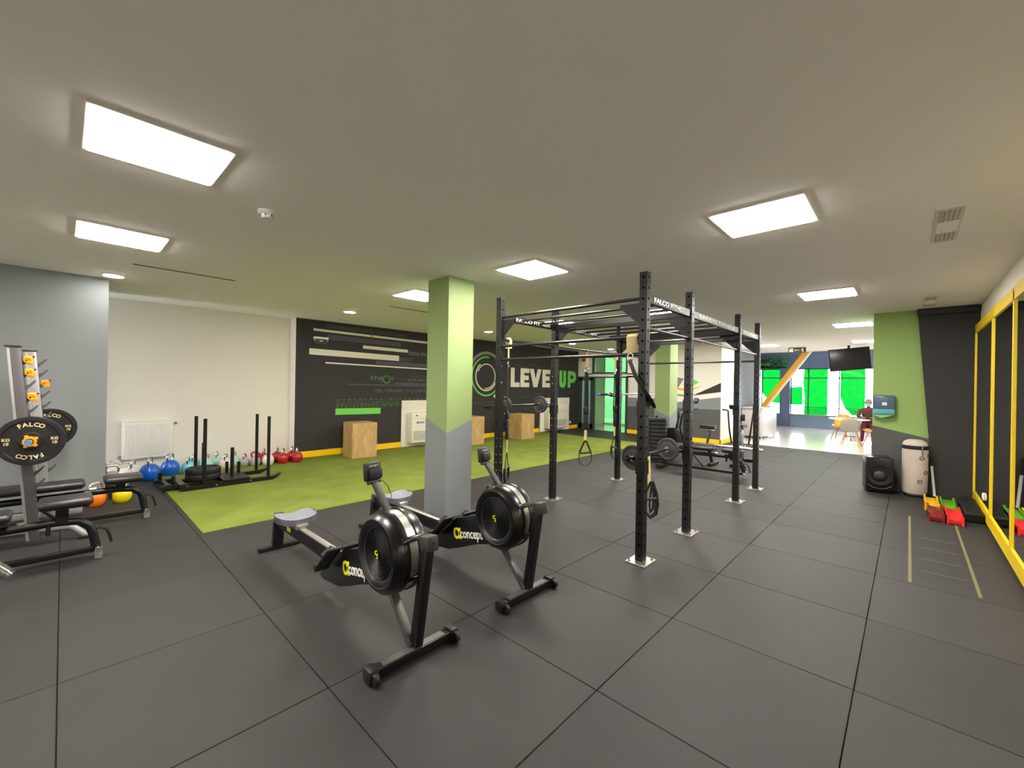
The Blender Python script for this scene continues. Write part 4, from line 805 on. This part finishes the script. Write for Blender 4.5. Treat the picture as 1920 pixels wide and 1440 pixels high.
# sled with poles on the turf
sl = thing('push_sled', 'black steel push sled with four tall poles on the turf', 'sled', (0, 0, 0.01))
for y in (7.60, 8.22):
    MB().prism([(1.22, 0.0), (2.36, 0.0), (2.45, 0.045), (2.50, 0.10), (2.44, 0.075), (2.36, 0.06), (1.22, 0.06), (1.16, 0.02)], 0.10, 'XZ', y-0.05).build('skid', 'blk', sl)
    for x in (1.46, 2.32): MB().cyl((x, y+0.02, 0.03), (x, y+0.02, 1.03), 0.024, seg=14).build('pole', 'blk', sl)
    for x in (1.6, 2.05): MB().cyl((x, y-0.053, 0.035), (x, y-0.048, 0.035), 0.012, seg=10).build('bolt', 'chrome', sl)
B((1.88, 7.91, 0.075), (0.36, 0.64, 0.012)).build('deck_plate', 'plastic', sl); B((1.50, 7.91, 0.07), (0.10, 0.64, 0.05)).build('cross_member', 'blk', sl); B((1.2, 7.91, 0.07), (0.08, 0.64, 0.05)).build('cross_member', 'blk', sl)
MB().cyl((1.88, 7.91, 0.07), (1.88, 7.91, 0.53), 0.026, seg=14).build('centre_pin', 'blk', sl); MB().cyl((1.50, 7.91, 0.07), (1.50, 7.91, 0.64), 0.024, seg=14).build('plate_pin', 'blk', sl)
for x, y in ((1.88, 8.22), (2.02, 8.1)): MB().cyl((x, y, 0.05), (x, y, 0.26), 0.024, seg=12).build('short_pin', 'blk', sl)
MB().beam((0.95, 8.22, 0.06), (1.25, 8.22, 0.06), 0.09, 0.06).beam((0.98, 7.75, 0.05), (1.25, 7.75, 0.05), 0.08, 0.05).beam((1.05, 7.72, 0.06), (1.05, 8.26, 0.06), 0.05, 0.05).build('tow_frame', 'blk', sl)
for x, y in ((1.02, 8.2), (1.12, 7.8)): MB().cyl((x, y, 0.05), (x, y, 0.20), 0.024, seg=12).build('short_pin', 'blk', sl)
for k, L in enumerate(('black bumper plate lying on the sled, lower one', 'black bumper plate lying on the sled, upper one')):
    o = link('bumper_plate', bmesh_, None, loc=(1.50, 7.91, 0.145+k*0.085)); o.rotation_euler = (R(90), 0, 0.3); o.scale = (1, 1.35, 1); tag(o, L, 'weight plate', 'black plates stacked on the sled')

# plyo boxes
def plyo(x, y, w_, d_, h_, rz, L):
    t = thing('plyo_box', L, 'box', (x, y, 0.01), rz, 'wooden plyo boxes along the black wall'); tk = 0.018
    B((0, -d_/2+tk/2, h_/2), (w_, tk, h_), bev=0.003, seg=1).build('front_panel', 'wood', t); B((0, d_/2-tk/2, h_/2), (w_, tk, h_), bev=0.003, seg=1).build('back_panel', 'wood', t)
    for sx in (-1, 1): B((sx*(w_/2-tk/2), 0, h_/2), (tk, d_-2*tk, h_), bev=0.003, seg=1).build('side_panel', 'wood', t)
    B((0, 0, h_-tk/2-0.001), (w_-2*tk, d_-2*tk, tk)).build('top_panel', 'wood', t)
plyo(4.46, 8.72, 0.54, 0.54, 0.74, R(-6), 'wooden plyo box nearest, under the green bar print'); plyo(7.55, 8.64, 0.56, 0.56, 0.74, 0, 'wooden plyo box half hidden behind the green column'); plyo(9.50, 8.53, 0.60, 0.55, 0.74, R(2), 'wooden plyo box below the start of the LEVEL UP lettering')

# plate stack near the second column
st = thing('plate_tree', 'upright plate post holding a tall stack of bumper plates by the second column', 'plate stand', (9.05, 4.08, 0)); B((0, 0, 0.02), (0.5, 0.5, 0.04), bev=0.006).build('base', 'blk', st); MB().cyl((0, 0, 0.04), (0, 0, 1.0), 0.024, seg=14).build('post', 'blk', st)
for k in range(11):
    o = link('bumper_plate', bmesh_, None, loc=(9.05+random.uniform(-.008, .008), 4.08+random.uniform(-.008, .008), 0.08+k*0.083)); o.rotation_euler = (R(90), 0, random.random()*3); o.scale = (1, 1.3, 1)
    tag(o, '%s black bumper plate up the stack before the second green column' % ('lowest', 'second', 'third', 'fourth', 'fifth', 'sixth', 'seventh', 'eighth', 'ninth', 'tenth', 'topmost')[k], 'weight plate', 'bumper plates stacked by the second column')

# ================================================================ BIKES
def bike(label, loc, rz):
    t = thing('air_bike', label, 'exercise bike', loc, rz, 'exercise bikes beyond the rig')
    MB().lathe([(0.1, -0.07), (0.26, -0.07), (0.30, -0.05), (0.30, 0.05), (0.26, 0.07), (0.1, 0.07)], 36, (0, 0.35, 0.42), 'X').build('fan_cage', 'plastic', t)
    MB().beam((0, 0.30, 0.42), (0, -0.45, 0.38), 0.07, 0.09, 0.01).beam((0, 0.35, 0.42), (0, 0.42, 0.06), 0.06, 0.06).beam((0, -0.42, 0.38), (0, -0.5, 0.06), 0.06, 0.06).build('frame', 'blk', t)
    for y in (0.45, -0.52):
        B((0, y, 0.035), (0.30 if y > 0 else 0.5, 0.07, 0.06), bev=0.01).build('foot_bar', 'blk', t)
    for sx in (-1, 1):
        a = MB().tube([(sx*0.16, 0.05, 0.45), (sx*0.20, 0.12, 0.75), (sx*0.23, 0.06, 1.05), (sx*0.24, 0.0, 1.13)], 0.017, 8).build('arm_lever', 'blk', t)
        MB().tube([(sx*0.235, 0.02, 1.11), (sx*0.25, -0.02, 1.15), (sx*0.36, -0.04, 1.16)], 0.017, 8).build('grip', 'rubberblk', a)
        MB().cyl((sx*0.09, -0.05, 0.40), (sx*0.09, -0.05-sx*0.16, 0.36), 0.014, seg=8).box((sx*0.14, -0.05-sx*0.16, 0.36), (0.10, 0.08, 0.025), 0.006).build('crank', 'chrome', t)
    MB().cyl((0, -0.38, 0.40), (0, -0.44, 0.72), 0.026, seg=12).build('seat_post', 'chrome', t); B((0, -0.44, 0.735), (0.1, 0.16, 0.04), bev=0.01).build('seat_clamp', 'chrome', t)
    MB().prism([(-0.09, -0.56), (0.09, -0.56), (0.10, -0.48), (0.05, -0.32), (0.03, -0.24), (-0.03, -0.24), (-0.05, -0.32), (-0.10, -0.48)], 0.075, 'XY', 0.755).build('saddle', 'vinyl', t)
    MB().beam((0, 0.30, 0.6), (0, 0.22, 0.98), 0.04, 0.04, 0.006).build('console_mast', 'blk', t); B((0, 0.2, 1.02), (0.2, 0.05, 0.14), bev=0.012).build('console', 'plastic', t)
bike('black exercise bike with chrome seat post seen between the rig posts', (9.45, 3.52, 0), 0); 
bike('black exercise bike standing close to the blue mats', (9.95, 2.62, 0), R(100))
cb = thing('short_barbell', 'short bright chrome barbell resting over the bench beyond the rig', 'barbell', (8.47, 0, 0.545)); MB().cyl((0, 2.25, 0), (0, 3.05, 0), 0.026, seg=14).build('shaft', 'chrome', cb); MB().cyl((0, 2.24, 0), (0, 2.18, 0), 0.042, seg=14).build('collar', 'chrome', cb); MB().cyl((0, 2.18, 0), (0, 1.86, 0), 0.025, seg=14).build('sleeve', 'chrome', cb)

# ================================================================ RIGHT SIDE
sp = thing('loudspeaker', 'large black floor loudspeaker with round woofer beside the green pillar', 'speaker', (9.11, 0.36, 0), R(-79))
MB().box((0, 0, 0.295), (0.335, 0.36, 0.55), 0.02, seg=3).build('cabinet', 'gloss', sp)
for sx in (-.12, .12):
    for sy in (-.13, .13): MB().cyl((sx, sy, 0), (sx, sy, 0.03), 0.02, seg=10).build('foot', 'rubberblk', sp)
MB().lathe([(0.135, -0.17), (0.14, -0.192), (0.158, -0.195), (0.165, -0.175)], 40, (0, 0, 0.29), 'Y', cap=False).build('woofer_ring', 'plastic', sp)
MB().lathe([(0.136, -0.184), (0.06, -0.172), (0.055, -0.18), (0.035, -0.198), (0, -0.202)], 40, (0, 0, 0.29), 'Y', cap=False).build('woofer_cone', 'plastic', sp); MB().lathe([(0.075, -0.184), (0.06, -0.2), (0.03, -0.21), (0, -0.212)], 28, (0, 0, 0.28), 'Y', cap=False).build('dust_cap', 'dplastic', sp)
MB().tube([(-0.15, -0.18, 0.13), (-0.08, -0.19, 0.085), (0.0, -0.195, 0.075), (0.08, -0.19, 0.085), (0.15, -0.18, 0.13)], 0.006, 8).build('lower_trim', 'dullsteel', sp); B((0, -0.178, 0.50), (0.16, 0.01, 0.035), bev=0.003).build('control_panel', 'plastic', sp)
pb = thing('punching_bag', 'worn cream punching bag with black band standing against the black pillar', 'punching bag', (9.13, -0.08, 0.05))
MB().lathe([(0, 0), (0.13, 0.0), (0.145, 0.03), (0.15, 0.34), (0.152, 0.68), (0.15, 0.75), (0.13, 0.80), (0.08, 0.83), (0, 0.837)], 36).build('bag_body', 'bag', pb)
MB().lathe([(0.153, 0.685), (0.155, 0.69), (0.155, 0.74), (0.153, 0.745)], 36, cap=False).build('black_band', 'webbing', pb); MB().lathe([(0, -0.05), (0.12, -0.05), (0.13, -0.02), (0.12, 0.005)], 28).build('base', 'rubberblk', pb)
for a, z in ((200, 0.56), (245, 0.60), (222, 0.34), (192, 0.20)):
    a = R(a+10); n_ = Vector((math.cos(a), math.sin(a), 0)); c = n_*0.153+Vector((0, 0, z)); u = Vector((-n_.y, n_.x, 0))
    MB().tube([tuple(c+u*0.026*math.cos(2*PI*k/16)+Vector((0, 0, 0.026*math.sin(2*PI*k/16)))) for k in range(16)], 0.007, 6, closed=True).build('eyelet', 'slot', pb)
n_ = Vector((math.cos(R(212)), math.sin(R(212)), 0)); MB().tube([tuple(n_*0.16+Vector((0, 0, 0.76))), tuple(n_*0.165+Vector((0.0, 0.01, 0.69))), tuple(n_*0.16+Vector((0, 0, 0.60)))], 0.008, 6).build('chain', 'chrome', pb)
o = MB().beam((9.22, -0.305, 0.02), (9.24, -0.27, 0.48), 0.03, 0.012).build('white_batten', 'lettering'); tag(o, 'thin white batten leaning between the punching bag and black pillar', 'batten')
def slab(x, y, L, m, z=0.0, sx=0.60, sy=0.15):
    t = thing('step_riser', L, 'step riser', (x, y, z), 0, 'coloured plastic step risers by the mirror')
    MB().box((0, 0, 0.04), (sx, sy, 0.075), 0.012).build('block', m, t)
    for s_ in (-1, 1): MB().prism([(-sx/2-0.015, 0.0), (sx/2+0.015, 0.0), (sx/2+0.01, 0.11), (sx/2-0.08, 0.09), (-sx/2+0.08, 0.09), (-sx/2-0.01, 0.11)], 0.02, 'XZ', s_*(sy/2-0.01)-0.01).build('side_rail', m, t)
slab(7.83, -0.27, 'dark red plastic step riser in the front row', 'slab_darkred'); slab(7.83, -0.435, 'bright red plastic step riser in the front row', 'slab_red'); slab(8.47, -0.25, 'yellow plastic step riser in the back row', 'slab_yellow'); slab(8.47, -0.415, 'green plastic step riser in the back row', 'slab_green')
bs = thing('aerobic_step', 'long black aerobic step platform lying against the mirror', 'step platform', (8.35, -0.615, 0)); MB().box((0, 0, 0.1), (1.1, 0.165, 0.05), 0.012).box((-0.42, 0, 0.04), (0.2, 0.165, 0.08), 0.01).box((0.42, 0, 0.04), (0.2, 0.165, 0.08), 0.01).build('deck', 'rubberblk', bs)
for k in range(5): B((0, -0.06+k*0.03, 0.127), (1.0, 0.008, 0.006)).build('grip_rib', 'plastic', bs)
for x0, y0, x1, y1, L in ((7.6, -0.02, 4.98, -0.03, 'worn yellow floor tape line farther from the mirror'), (7.5, -0.43, 5.01, -0.44, 'worn yellow floor tape line nearer the mirror')):
    o = B(((x0+x1)/2, (y0+y1)/2, 0.001), (x0-x1, 0.022, 0.0015)).build('floor_tape', 'tape'); tag(o, L, 'tape', 'yellow tape lines on the floor')
for x0, x1, L in ((6.54, 6.6, 'first'), (6.16, 6.19, 'second'), (5.75, 5.79, 'third'), (5.36, 5.40, 'fourth')):
    o = B(((x0+x1)/2, -0.24, 0.0008), (0.006, 0.29, 0.0012)).build('floor_mark', 'chalk'); tag(o, 'thin faint cross mark between tape lines, %s from the step risers' % L, 'floor mark', 'faint cross marks between the tape lines')
pt = thing('paper_towel_dispenser', 'translucent blue paper towel dispenser on the green pillar', 'dispenser', (XP, 0.30, 1.24)); MB().box((-0.07, 0, 0.17), (0.14, 0.28, 0.30), 0.025, seg=3).build('cover', 'towel', pt); B((-0.072, 0, 0.05), (0.146, 0.27, 0.09), bev=0.015).build('lower_tray', 'mat_blue2', pt)
MB().prism([(-0.12, 0.0), (0.13, 0.0), (0.03, -0.06)], 0.1, 'YZ', -0.13).build('paper_towel', 'paper', pt); B((-0.143, -0.01, 0.18), (0.004, 0.06, 0.05)).build('label_sticker', 'lettering', pt)

# ================================================================ LOBBY
ct = thing('reception_counter', 'off-white panelled counter on small feet before the windows', 'counter', (16.4, 3.72, 0)); B((0, 0, 0.54), (2.0, 0.6, 0.90), bev=0.006).build('body', 'counter', ct); B((0, 0, 1.0), (2.06, 0.66, 0.03), bev=0.005).build('worktop', 'counter', ct)
for sx in (-0.9, 0, 0.9):
    for sy in (-0.25, 0.25): MB().cyl((sx, sy, 0), (sx, sy, 0.09), 0.02, seg=10).build('foot', 'chrome', ct)
for k in range(6):
    o = B((15.12+k*0.075, 4.125, 0.79), (0.06, 0.12, 1.4), bev=0.025, seg=3).build('exercise_mat', 'mat_blue' if k < 5 else 'mat_blue2'); tag(o, '%s blue foam mat from the rig end, standing upright against the grey wall' % ('first', 'second', 'third', 'fourth', 'fifth', '')[k] if k < 5 else 'pale blue foam mat at the counter end of the row', 'mat', 'foam mats standing by the counter')
    if k < 5: o.rotation_euler = (0, 0, 0)
br = thing('steel_brace', 'slanting yellow steel brace running from counter up to the ceiling', 'brace', (0, 0, 0)); MB().beam((17.6, 4.10, 0.62), (17.6, 2.2, 3.5), 0.16, 0.2, 0.005).build('flange', 'beam_y', br); MB().beam((17.505, 3.98, 0.66), (17.505, 2.1, 3.5), 0.012, 0.05).build('white_edge', 'lettering', br); B((17.6, 4.08, 0.32), (0.2, 0.2, 0.64), bev=0.01).build('plinth', 'midwall', br)
br2 = MB().beam((17.6, 1.0, 3.5), (17.6, -1.3, 0.03), 0.16, 0.2, 0.005).build('steel_brace', 'beam_y'); tag(br2, 'slanting yellow steel brace half hidden behind the green pillar', 'brace')
tv = thing('hanging_screen', 'black television screen hung from the ceiling before the windows', 'television', (15.55, 1.26, 2.53), R(-56)); B((0, 0, 0), (1.05, 0.06, 0.64), bev=0.01, rot=Matrix.Rotation(R(-6), 3, 'Y')).build('screen', 'screen', tv); MB().cyl((0, 0.05, 0.2), (0, 0.05, 0.42), 0.03, seg=10).build('ceiling_pole', 'blk', tv); B((0, 0.04, 0.0), (0.3, 0.05, 0.3)).build('bracket', 'blk', tv)
# planter with leaves above the window
pn = thing('wall_planter', 'long dark planter of leafy green plants above the window', 'planter', (21.85, 4.45, 2.6)); B((0, 0, 0.0), (0.2, 1.0, 0.08), bev=0.01).build('trough', 'plastic', pn)
lf = MB()
for k in range(700):
    c = Vector((random.uniform(-.14, .12), random.uniform(-.52, .52), random.uniform(0.0, 0.40))); a = random.random()*6.3; d = Vector((math.cos(a), math.sin(a), random.uniform(-.4, .7))).normalized()*random.uniform(.09, .16); n = Vector((-d.y, d.x, 0)).normalized()*0.04
    v = [lf.bm.verts.new(c), lf.bm.verts.new(c+d*0.5+n), lf.bm.verts.new(c+d), lf.bm.verts.new(c+d*0.5-n)]; lf.bm.faces.new((v[0], v[1], v[2])); lf.bm.faces.new((v[0], v[2], v[3]))
lf.build('leaves', 'leaf', pn, kind='stuff')
MB().cyl((0, -0.48, 0.1), (0, -0.55, 0.3), 0.006, seg=6).build('stem', 'leaf', pn)
o = thing('ball_lamp', 'small white globe lamp on the grey window pillar', 'lamp', (21.7, 4.0, 2.02)); MB().sphere((0, 0, 0), 0.13).build('globe', 'lettering', o); MB().cyl((0.1, 0, 0), (0.16, 0, 0), 0.03, seg=10).build('mount', 'chrome', o)
# table and chairs
tb = thing('cafe_table', 'white round cafe table with chairs around it by the windows', 'table', (16.75, 1.35, 0)); MB().lathe([(0, 0.72), (0.50, 0.72), (0.52, 0.73), (0.52, 0.745), (0.50, 0.75), (0, 0.75)], 40).build('tabletop', 'table', tb); MB().lathe([(0.24, 0.0), (0.24, 0.02), (0.04, 0.05), (0.035, 0.7), (0.12, 0.72)], 24).build('pedestal', 'table', tb)
def shell_chair(label, x, y, rz, m):
    t = thing('shell_chair', label, 'chair', (x, y, 0), rz, 'moulded shell chairs around the cafe table')
    prof = [(0.22, 0.425), (0.12, 0.42), (0.0, 0.435), (-0.12, 0.43), (-0.19, 0.45), (-0.225, 0.52), (-0.245, 0.62), (-0.262, 0.72), (-0.27, 0.80), (-0.268, 0.83)]
    wid = [0.19, 0.225, 0.24, 0.235, 0.23, 0.235, 0.225, 0.20, 0.15, 0.08]; mb = MB(); rows = []
    for (y_, z_), w_ in zip(prof, wid): rows.append([mb.bm.verts.new((u*w_, y_+abs(u)**3*0.06*(1 if z_ > .47 else 0), z_+abs(u)**3*0.06*(1 if z_ < .5 else 0.2))) for u in (-1, -.75, -.5, -.25, 0, .25, .5, .75, 1)])
    for A, B_ in zip(rows, rows[1:]):
        for k in range(8): mb.bm.faces.new((A[k], A[k+1], B_[k+1], B_[k]))
    o = mb.build('seat_shell', m, t); md = o.modifiers.new('thick', 'SOLIDIFY'); md.thickness = 0.012
    for sx in (-1, 1):
        for sy in (-1, 1): MB().cyl((sx*0.12, sy*0.11-0.01, 0.41), (sx*0.22, sy*0.21-0.02, 0.0), 0.02, 0.012, seg=10).build('leg', 'beech', t)
    wr = MB()
    for a, b in (((-.15, -.15), (.15, .12)), ((.15, -.15), (-.15, .12))): wr.cyl((a[0], a[1], 0.28), (b[0], b[1], 0.30), 0.005, seg=6)
    wr.build('wire_brace', 'blk', t)
shell_chair('taupe grey shell chair with its back to the gym', 15.72, 1.22, R(-92), 'chairgrey')
shell_chair('orange yellow shell chair at the window side behind the table', 17.4, 1.6, R(80), 'chairyellow')
shell_chair('yellow shell chair partly hidden behind the pillar edge', 16.25, 0.70, R(-40), 'chairyellow'); shell_chair('light grey shell chair on the far side beside the seated person', 17.05, 0.48, R(20), 'chairlight')
shell_chair('shell chair carrying the seated person', 17.75, 0.93, R(90), 'chairlight')

# seated person
pe = thing('person', 'seated person in dark red top with blue face mask at the cafe table', 'person', (17.72, 0.93, 0), R(90))
def skin_mesh(joints, edges, name, m, parent, sub=2):
    me = bpy.data.meshes.new(name); me.from_pydata([j[:3] for j in joints], edges, []); o = bpy.data.objects.new(name, me); COL.objects.link(o)
    md = o.modifiers.new('skin', 'SKIN'); sd_ = o.modifiers.new('sub', 'SUBSURF'); sd_.levels = sub; sd_.render_levels = sub
    sk = me.skin_vertices[0].data
    for v, j in zip(sk, joints): v.radius = (j[3], j[4] if len(j) > 4 else j[3])
    sk[0].use_root = True; bpy.context.view_layer.update()
    nm = bpy.data.meshes.new_from_object(o.evaluated_get(bpy.context.evaluated_depsgraph_get())); bpy.data.objects.remove(o)
    nm.materials.clear(); nm.materials.append(M[m])
    for p in nm.polygons: p.use_smooth = True
    return link(name, nm, parent)
# facing +y (local); hips at z .5, leaning forward over the table
J = [(0, 0, .53, .15, .12), (0, .02, .70, .14, .11), (0, .07, .90, .16, .115), (0, .11, 1.02, .10, .08), (0, .135, 1.09, .05), (0, .16, 1.15, .052),
     (-.20, .10, 1.0, .06), (-.27, .17, .80, .045), (-.16, .40, .79, .034), (-.13, .47, .79, .028),
     (.20, .10, 1.0, .06), (.27, .17, .80, .045), (.14, .40, .79, .034), (.11, .47, .79, .028),
     (-.10, .05, .52, .09), (-.12, .42, .52, .065), (-.13, .46, .10, .045), (-.13, .56, .05, .04),
     (.10, .05, .52, .09), (.12, .42, .52, .065), (.13, .46, .10, .045), (.13, .56, .05, .04)]
E_ = [(0, 1), (1, 2), (2, 3), (3, 4), (4, 5), (3, 6), (6, 7), (7, 8), (8, 9), (3, 10), (10, 11), (11, 12), (12, 13), (0, 14), (14, 15), (15, 16), (16, 17), (0, 18), (18, 19), (19, 20), (20, 21)]
body = skin_mesh(J, E_, 'body', 'shirt', pe)
hd = MB().sphere((0, .19, 1.235), 0.1, (0.80, 0.95, 1.18), 24, 16); hd.sphere((0, .285, 1.23), 0.018, (0.8, 1.2, 1.3), 10, 8).sphere((-.083, .18, 1.23), 0.025, (0.4, 0.8, 1.3), 10, 8).sphere((.083, .18, 1.23), 0.025, (0.4, 0.8, 1.3), 10, 8); head = hd.build('head', 'skin', pe)
MB().sphere((0, .17, 1.27), 0.098, (0.88, 1.0, 1.05), 24, 12).build('hair', 'hair', head); MB().sphere((0, .235, 1.185), 0.07, (0.98, 0.9, 0.85), 20, 12).build('face_mask', 'mask', head)
for sx in (-1, 1): MB().sphere((sx*.03, .277, 1.25), 0.009, (1.3, .6, .8), 8, 6).build('eye', 'rubberblk', head)
vs = MB().lathe([(0.15, 0.66), (0.165, 0.8), (0.17, 0.92), (0.13, 1.0), (0.09, 1.04)], 24, (0, 0.07, 0), cap=False); 
for v in vs.bm.verts: v.co.y = 0.07+(v.co.y-0.07)*0.78
vs.build('vest', 'vest', pe)
for sx in (-1, 1):
    h_ = B((sx*.105, .51, .79), (.07, .085, .028), bev=.012).build('hand', 'skin', pe)
    for k in range(4): MB().tube([(sx*(.08+k*.018), .55, .792), (sx*(.078+k*.018), .585, .79), (sx*(.076+k*.018), .605-abs(k-1.5)*.006, .778)], [.009, .008, .006], 6).build('finger', 'skin', h_)
    MB().tube([(sx*.072, .49, .79), (sx*.055, .515, .787), (sx*.05, .54, .78)], [.011, .009, .007], 6).build('thumb', 'skin', h_)
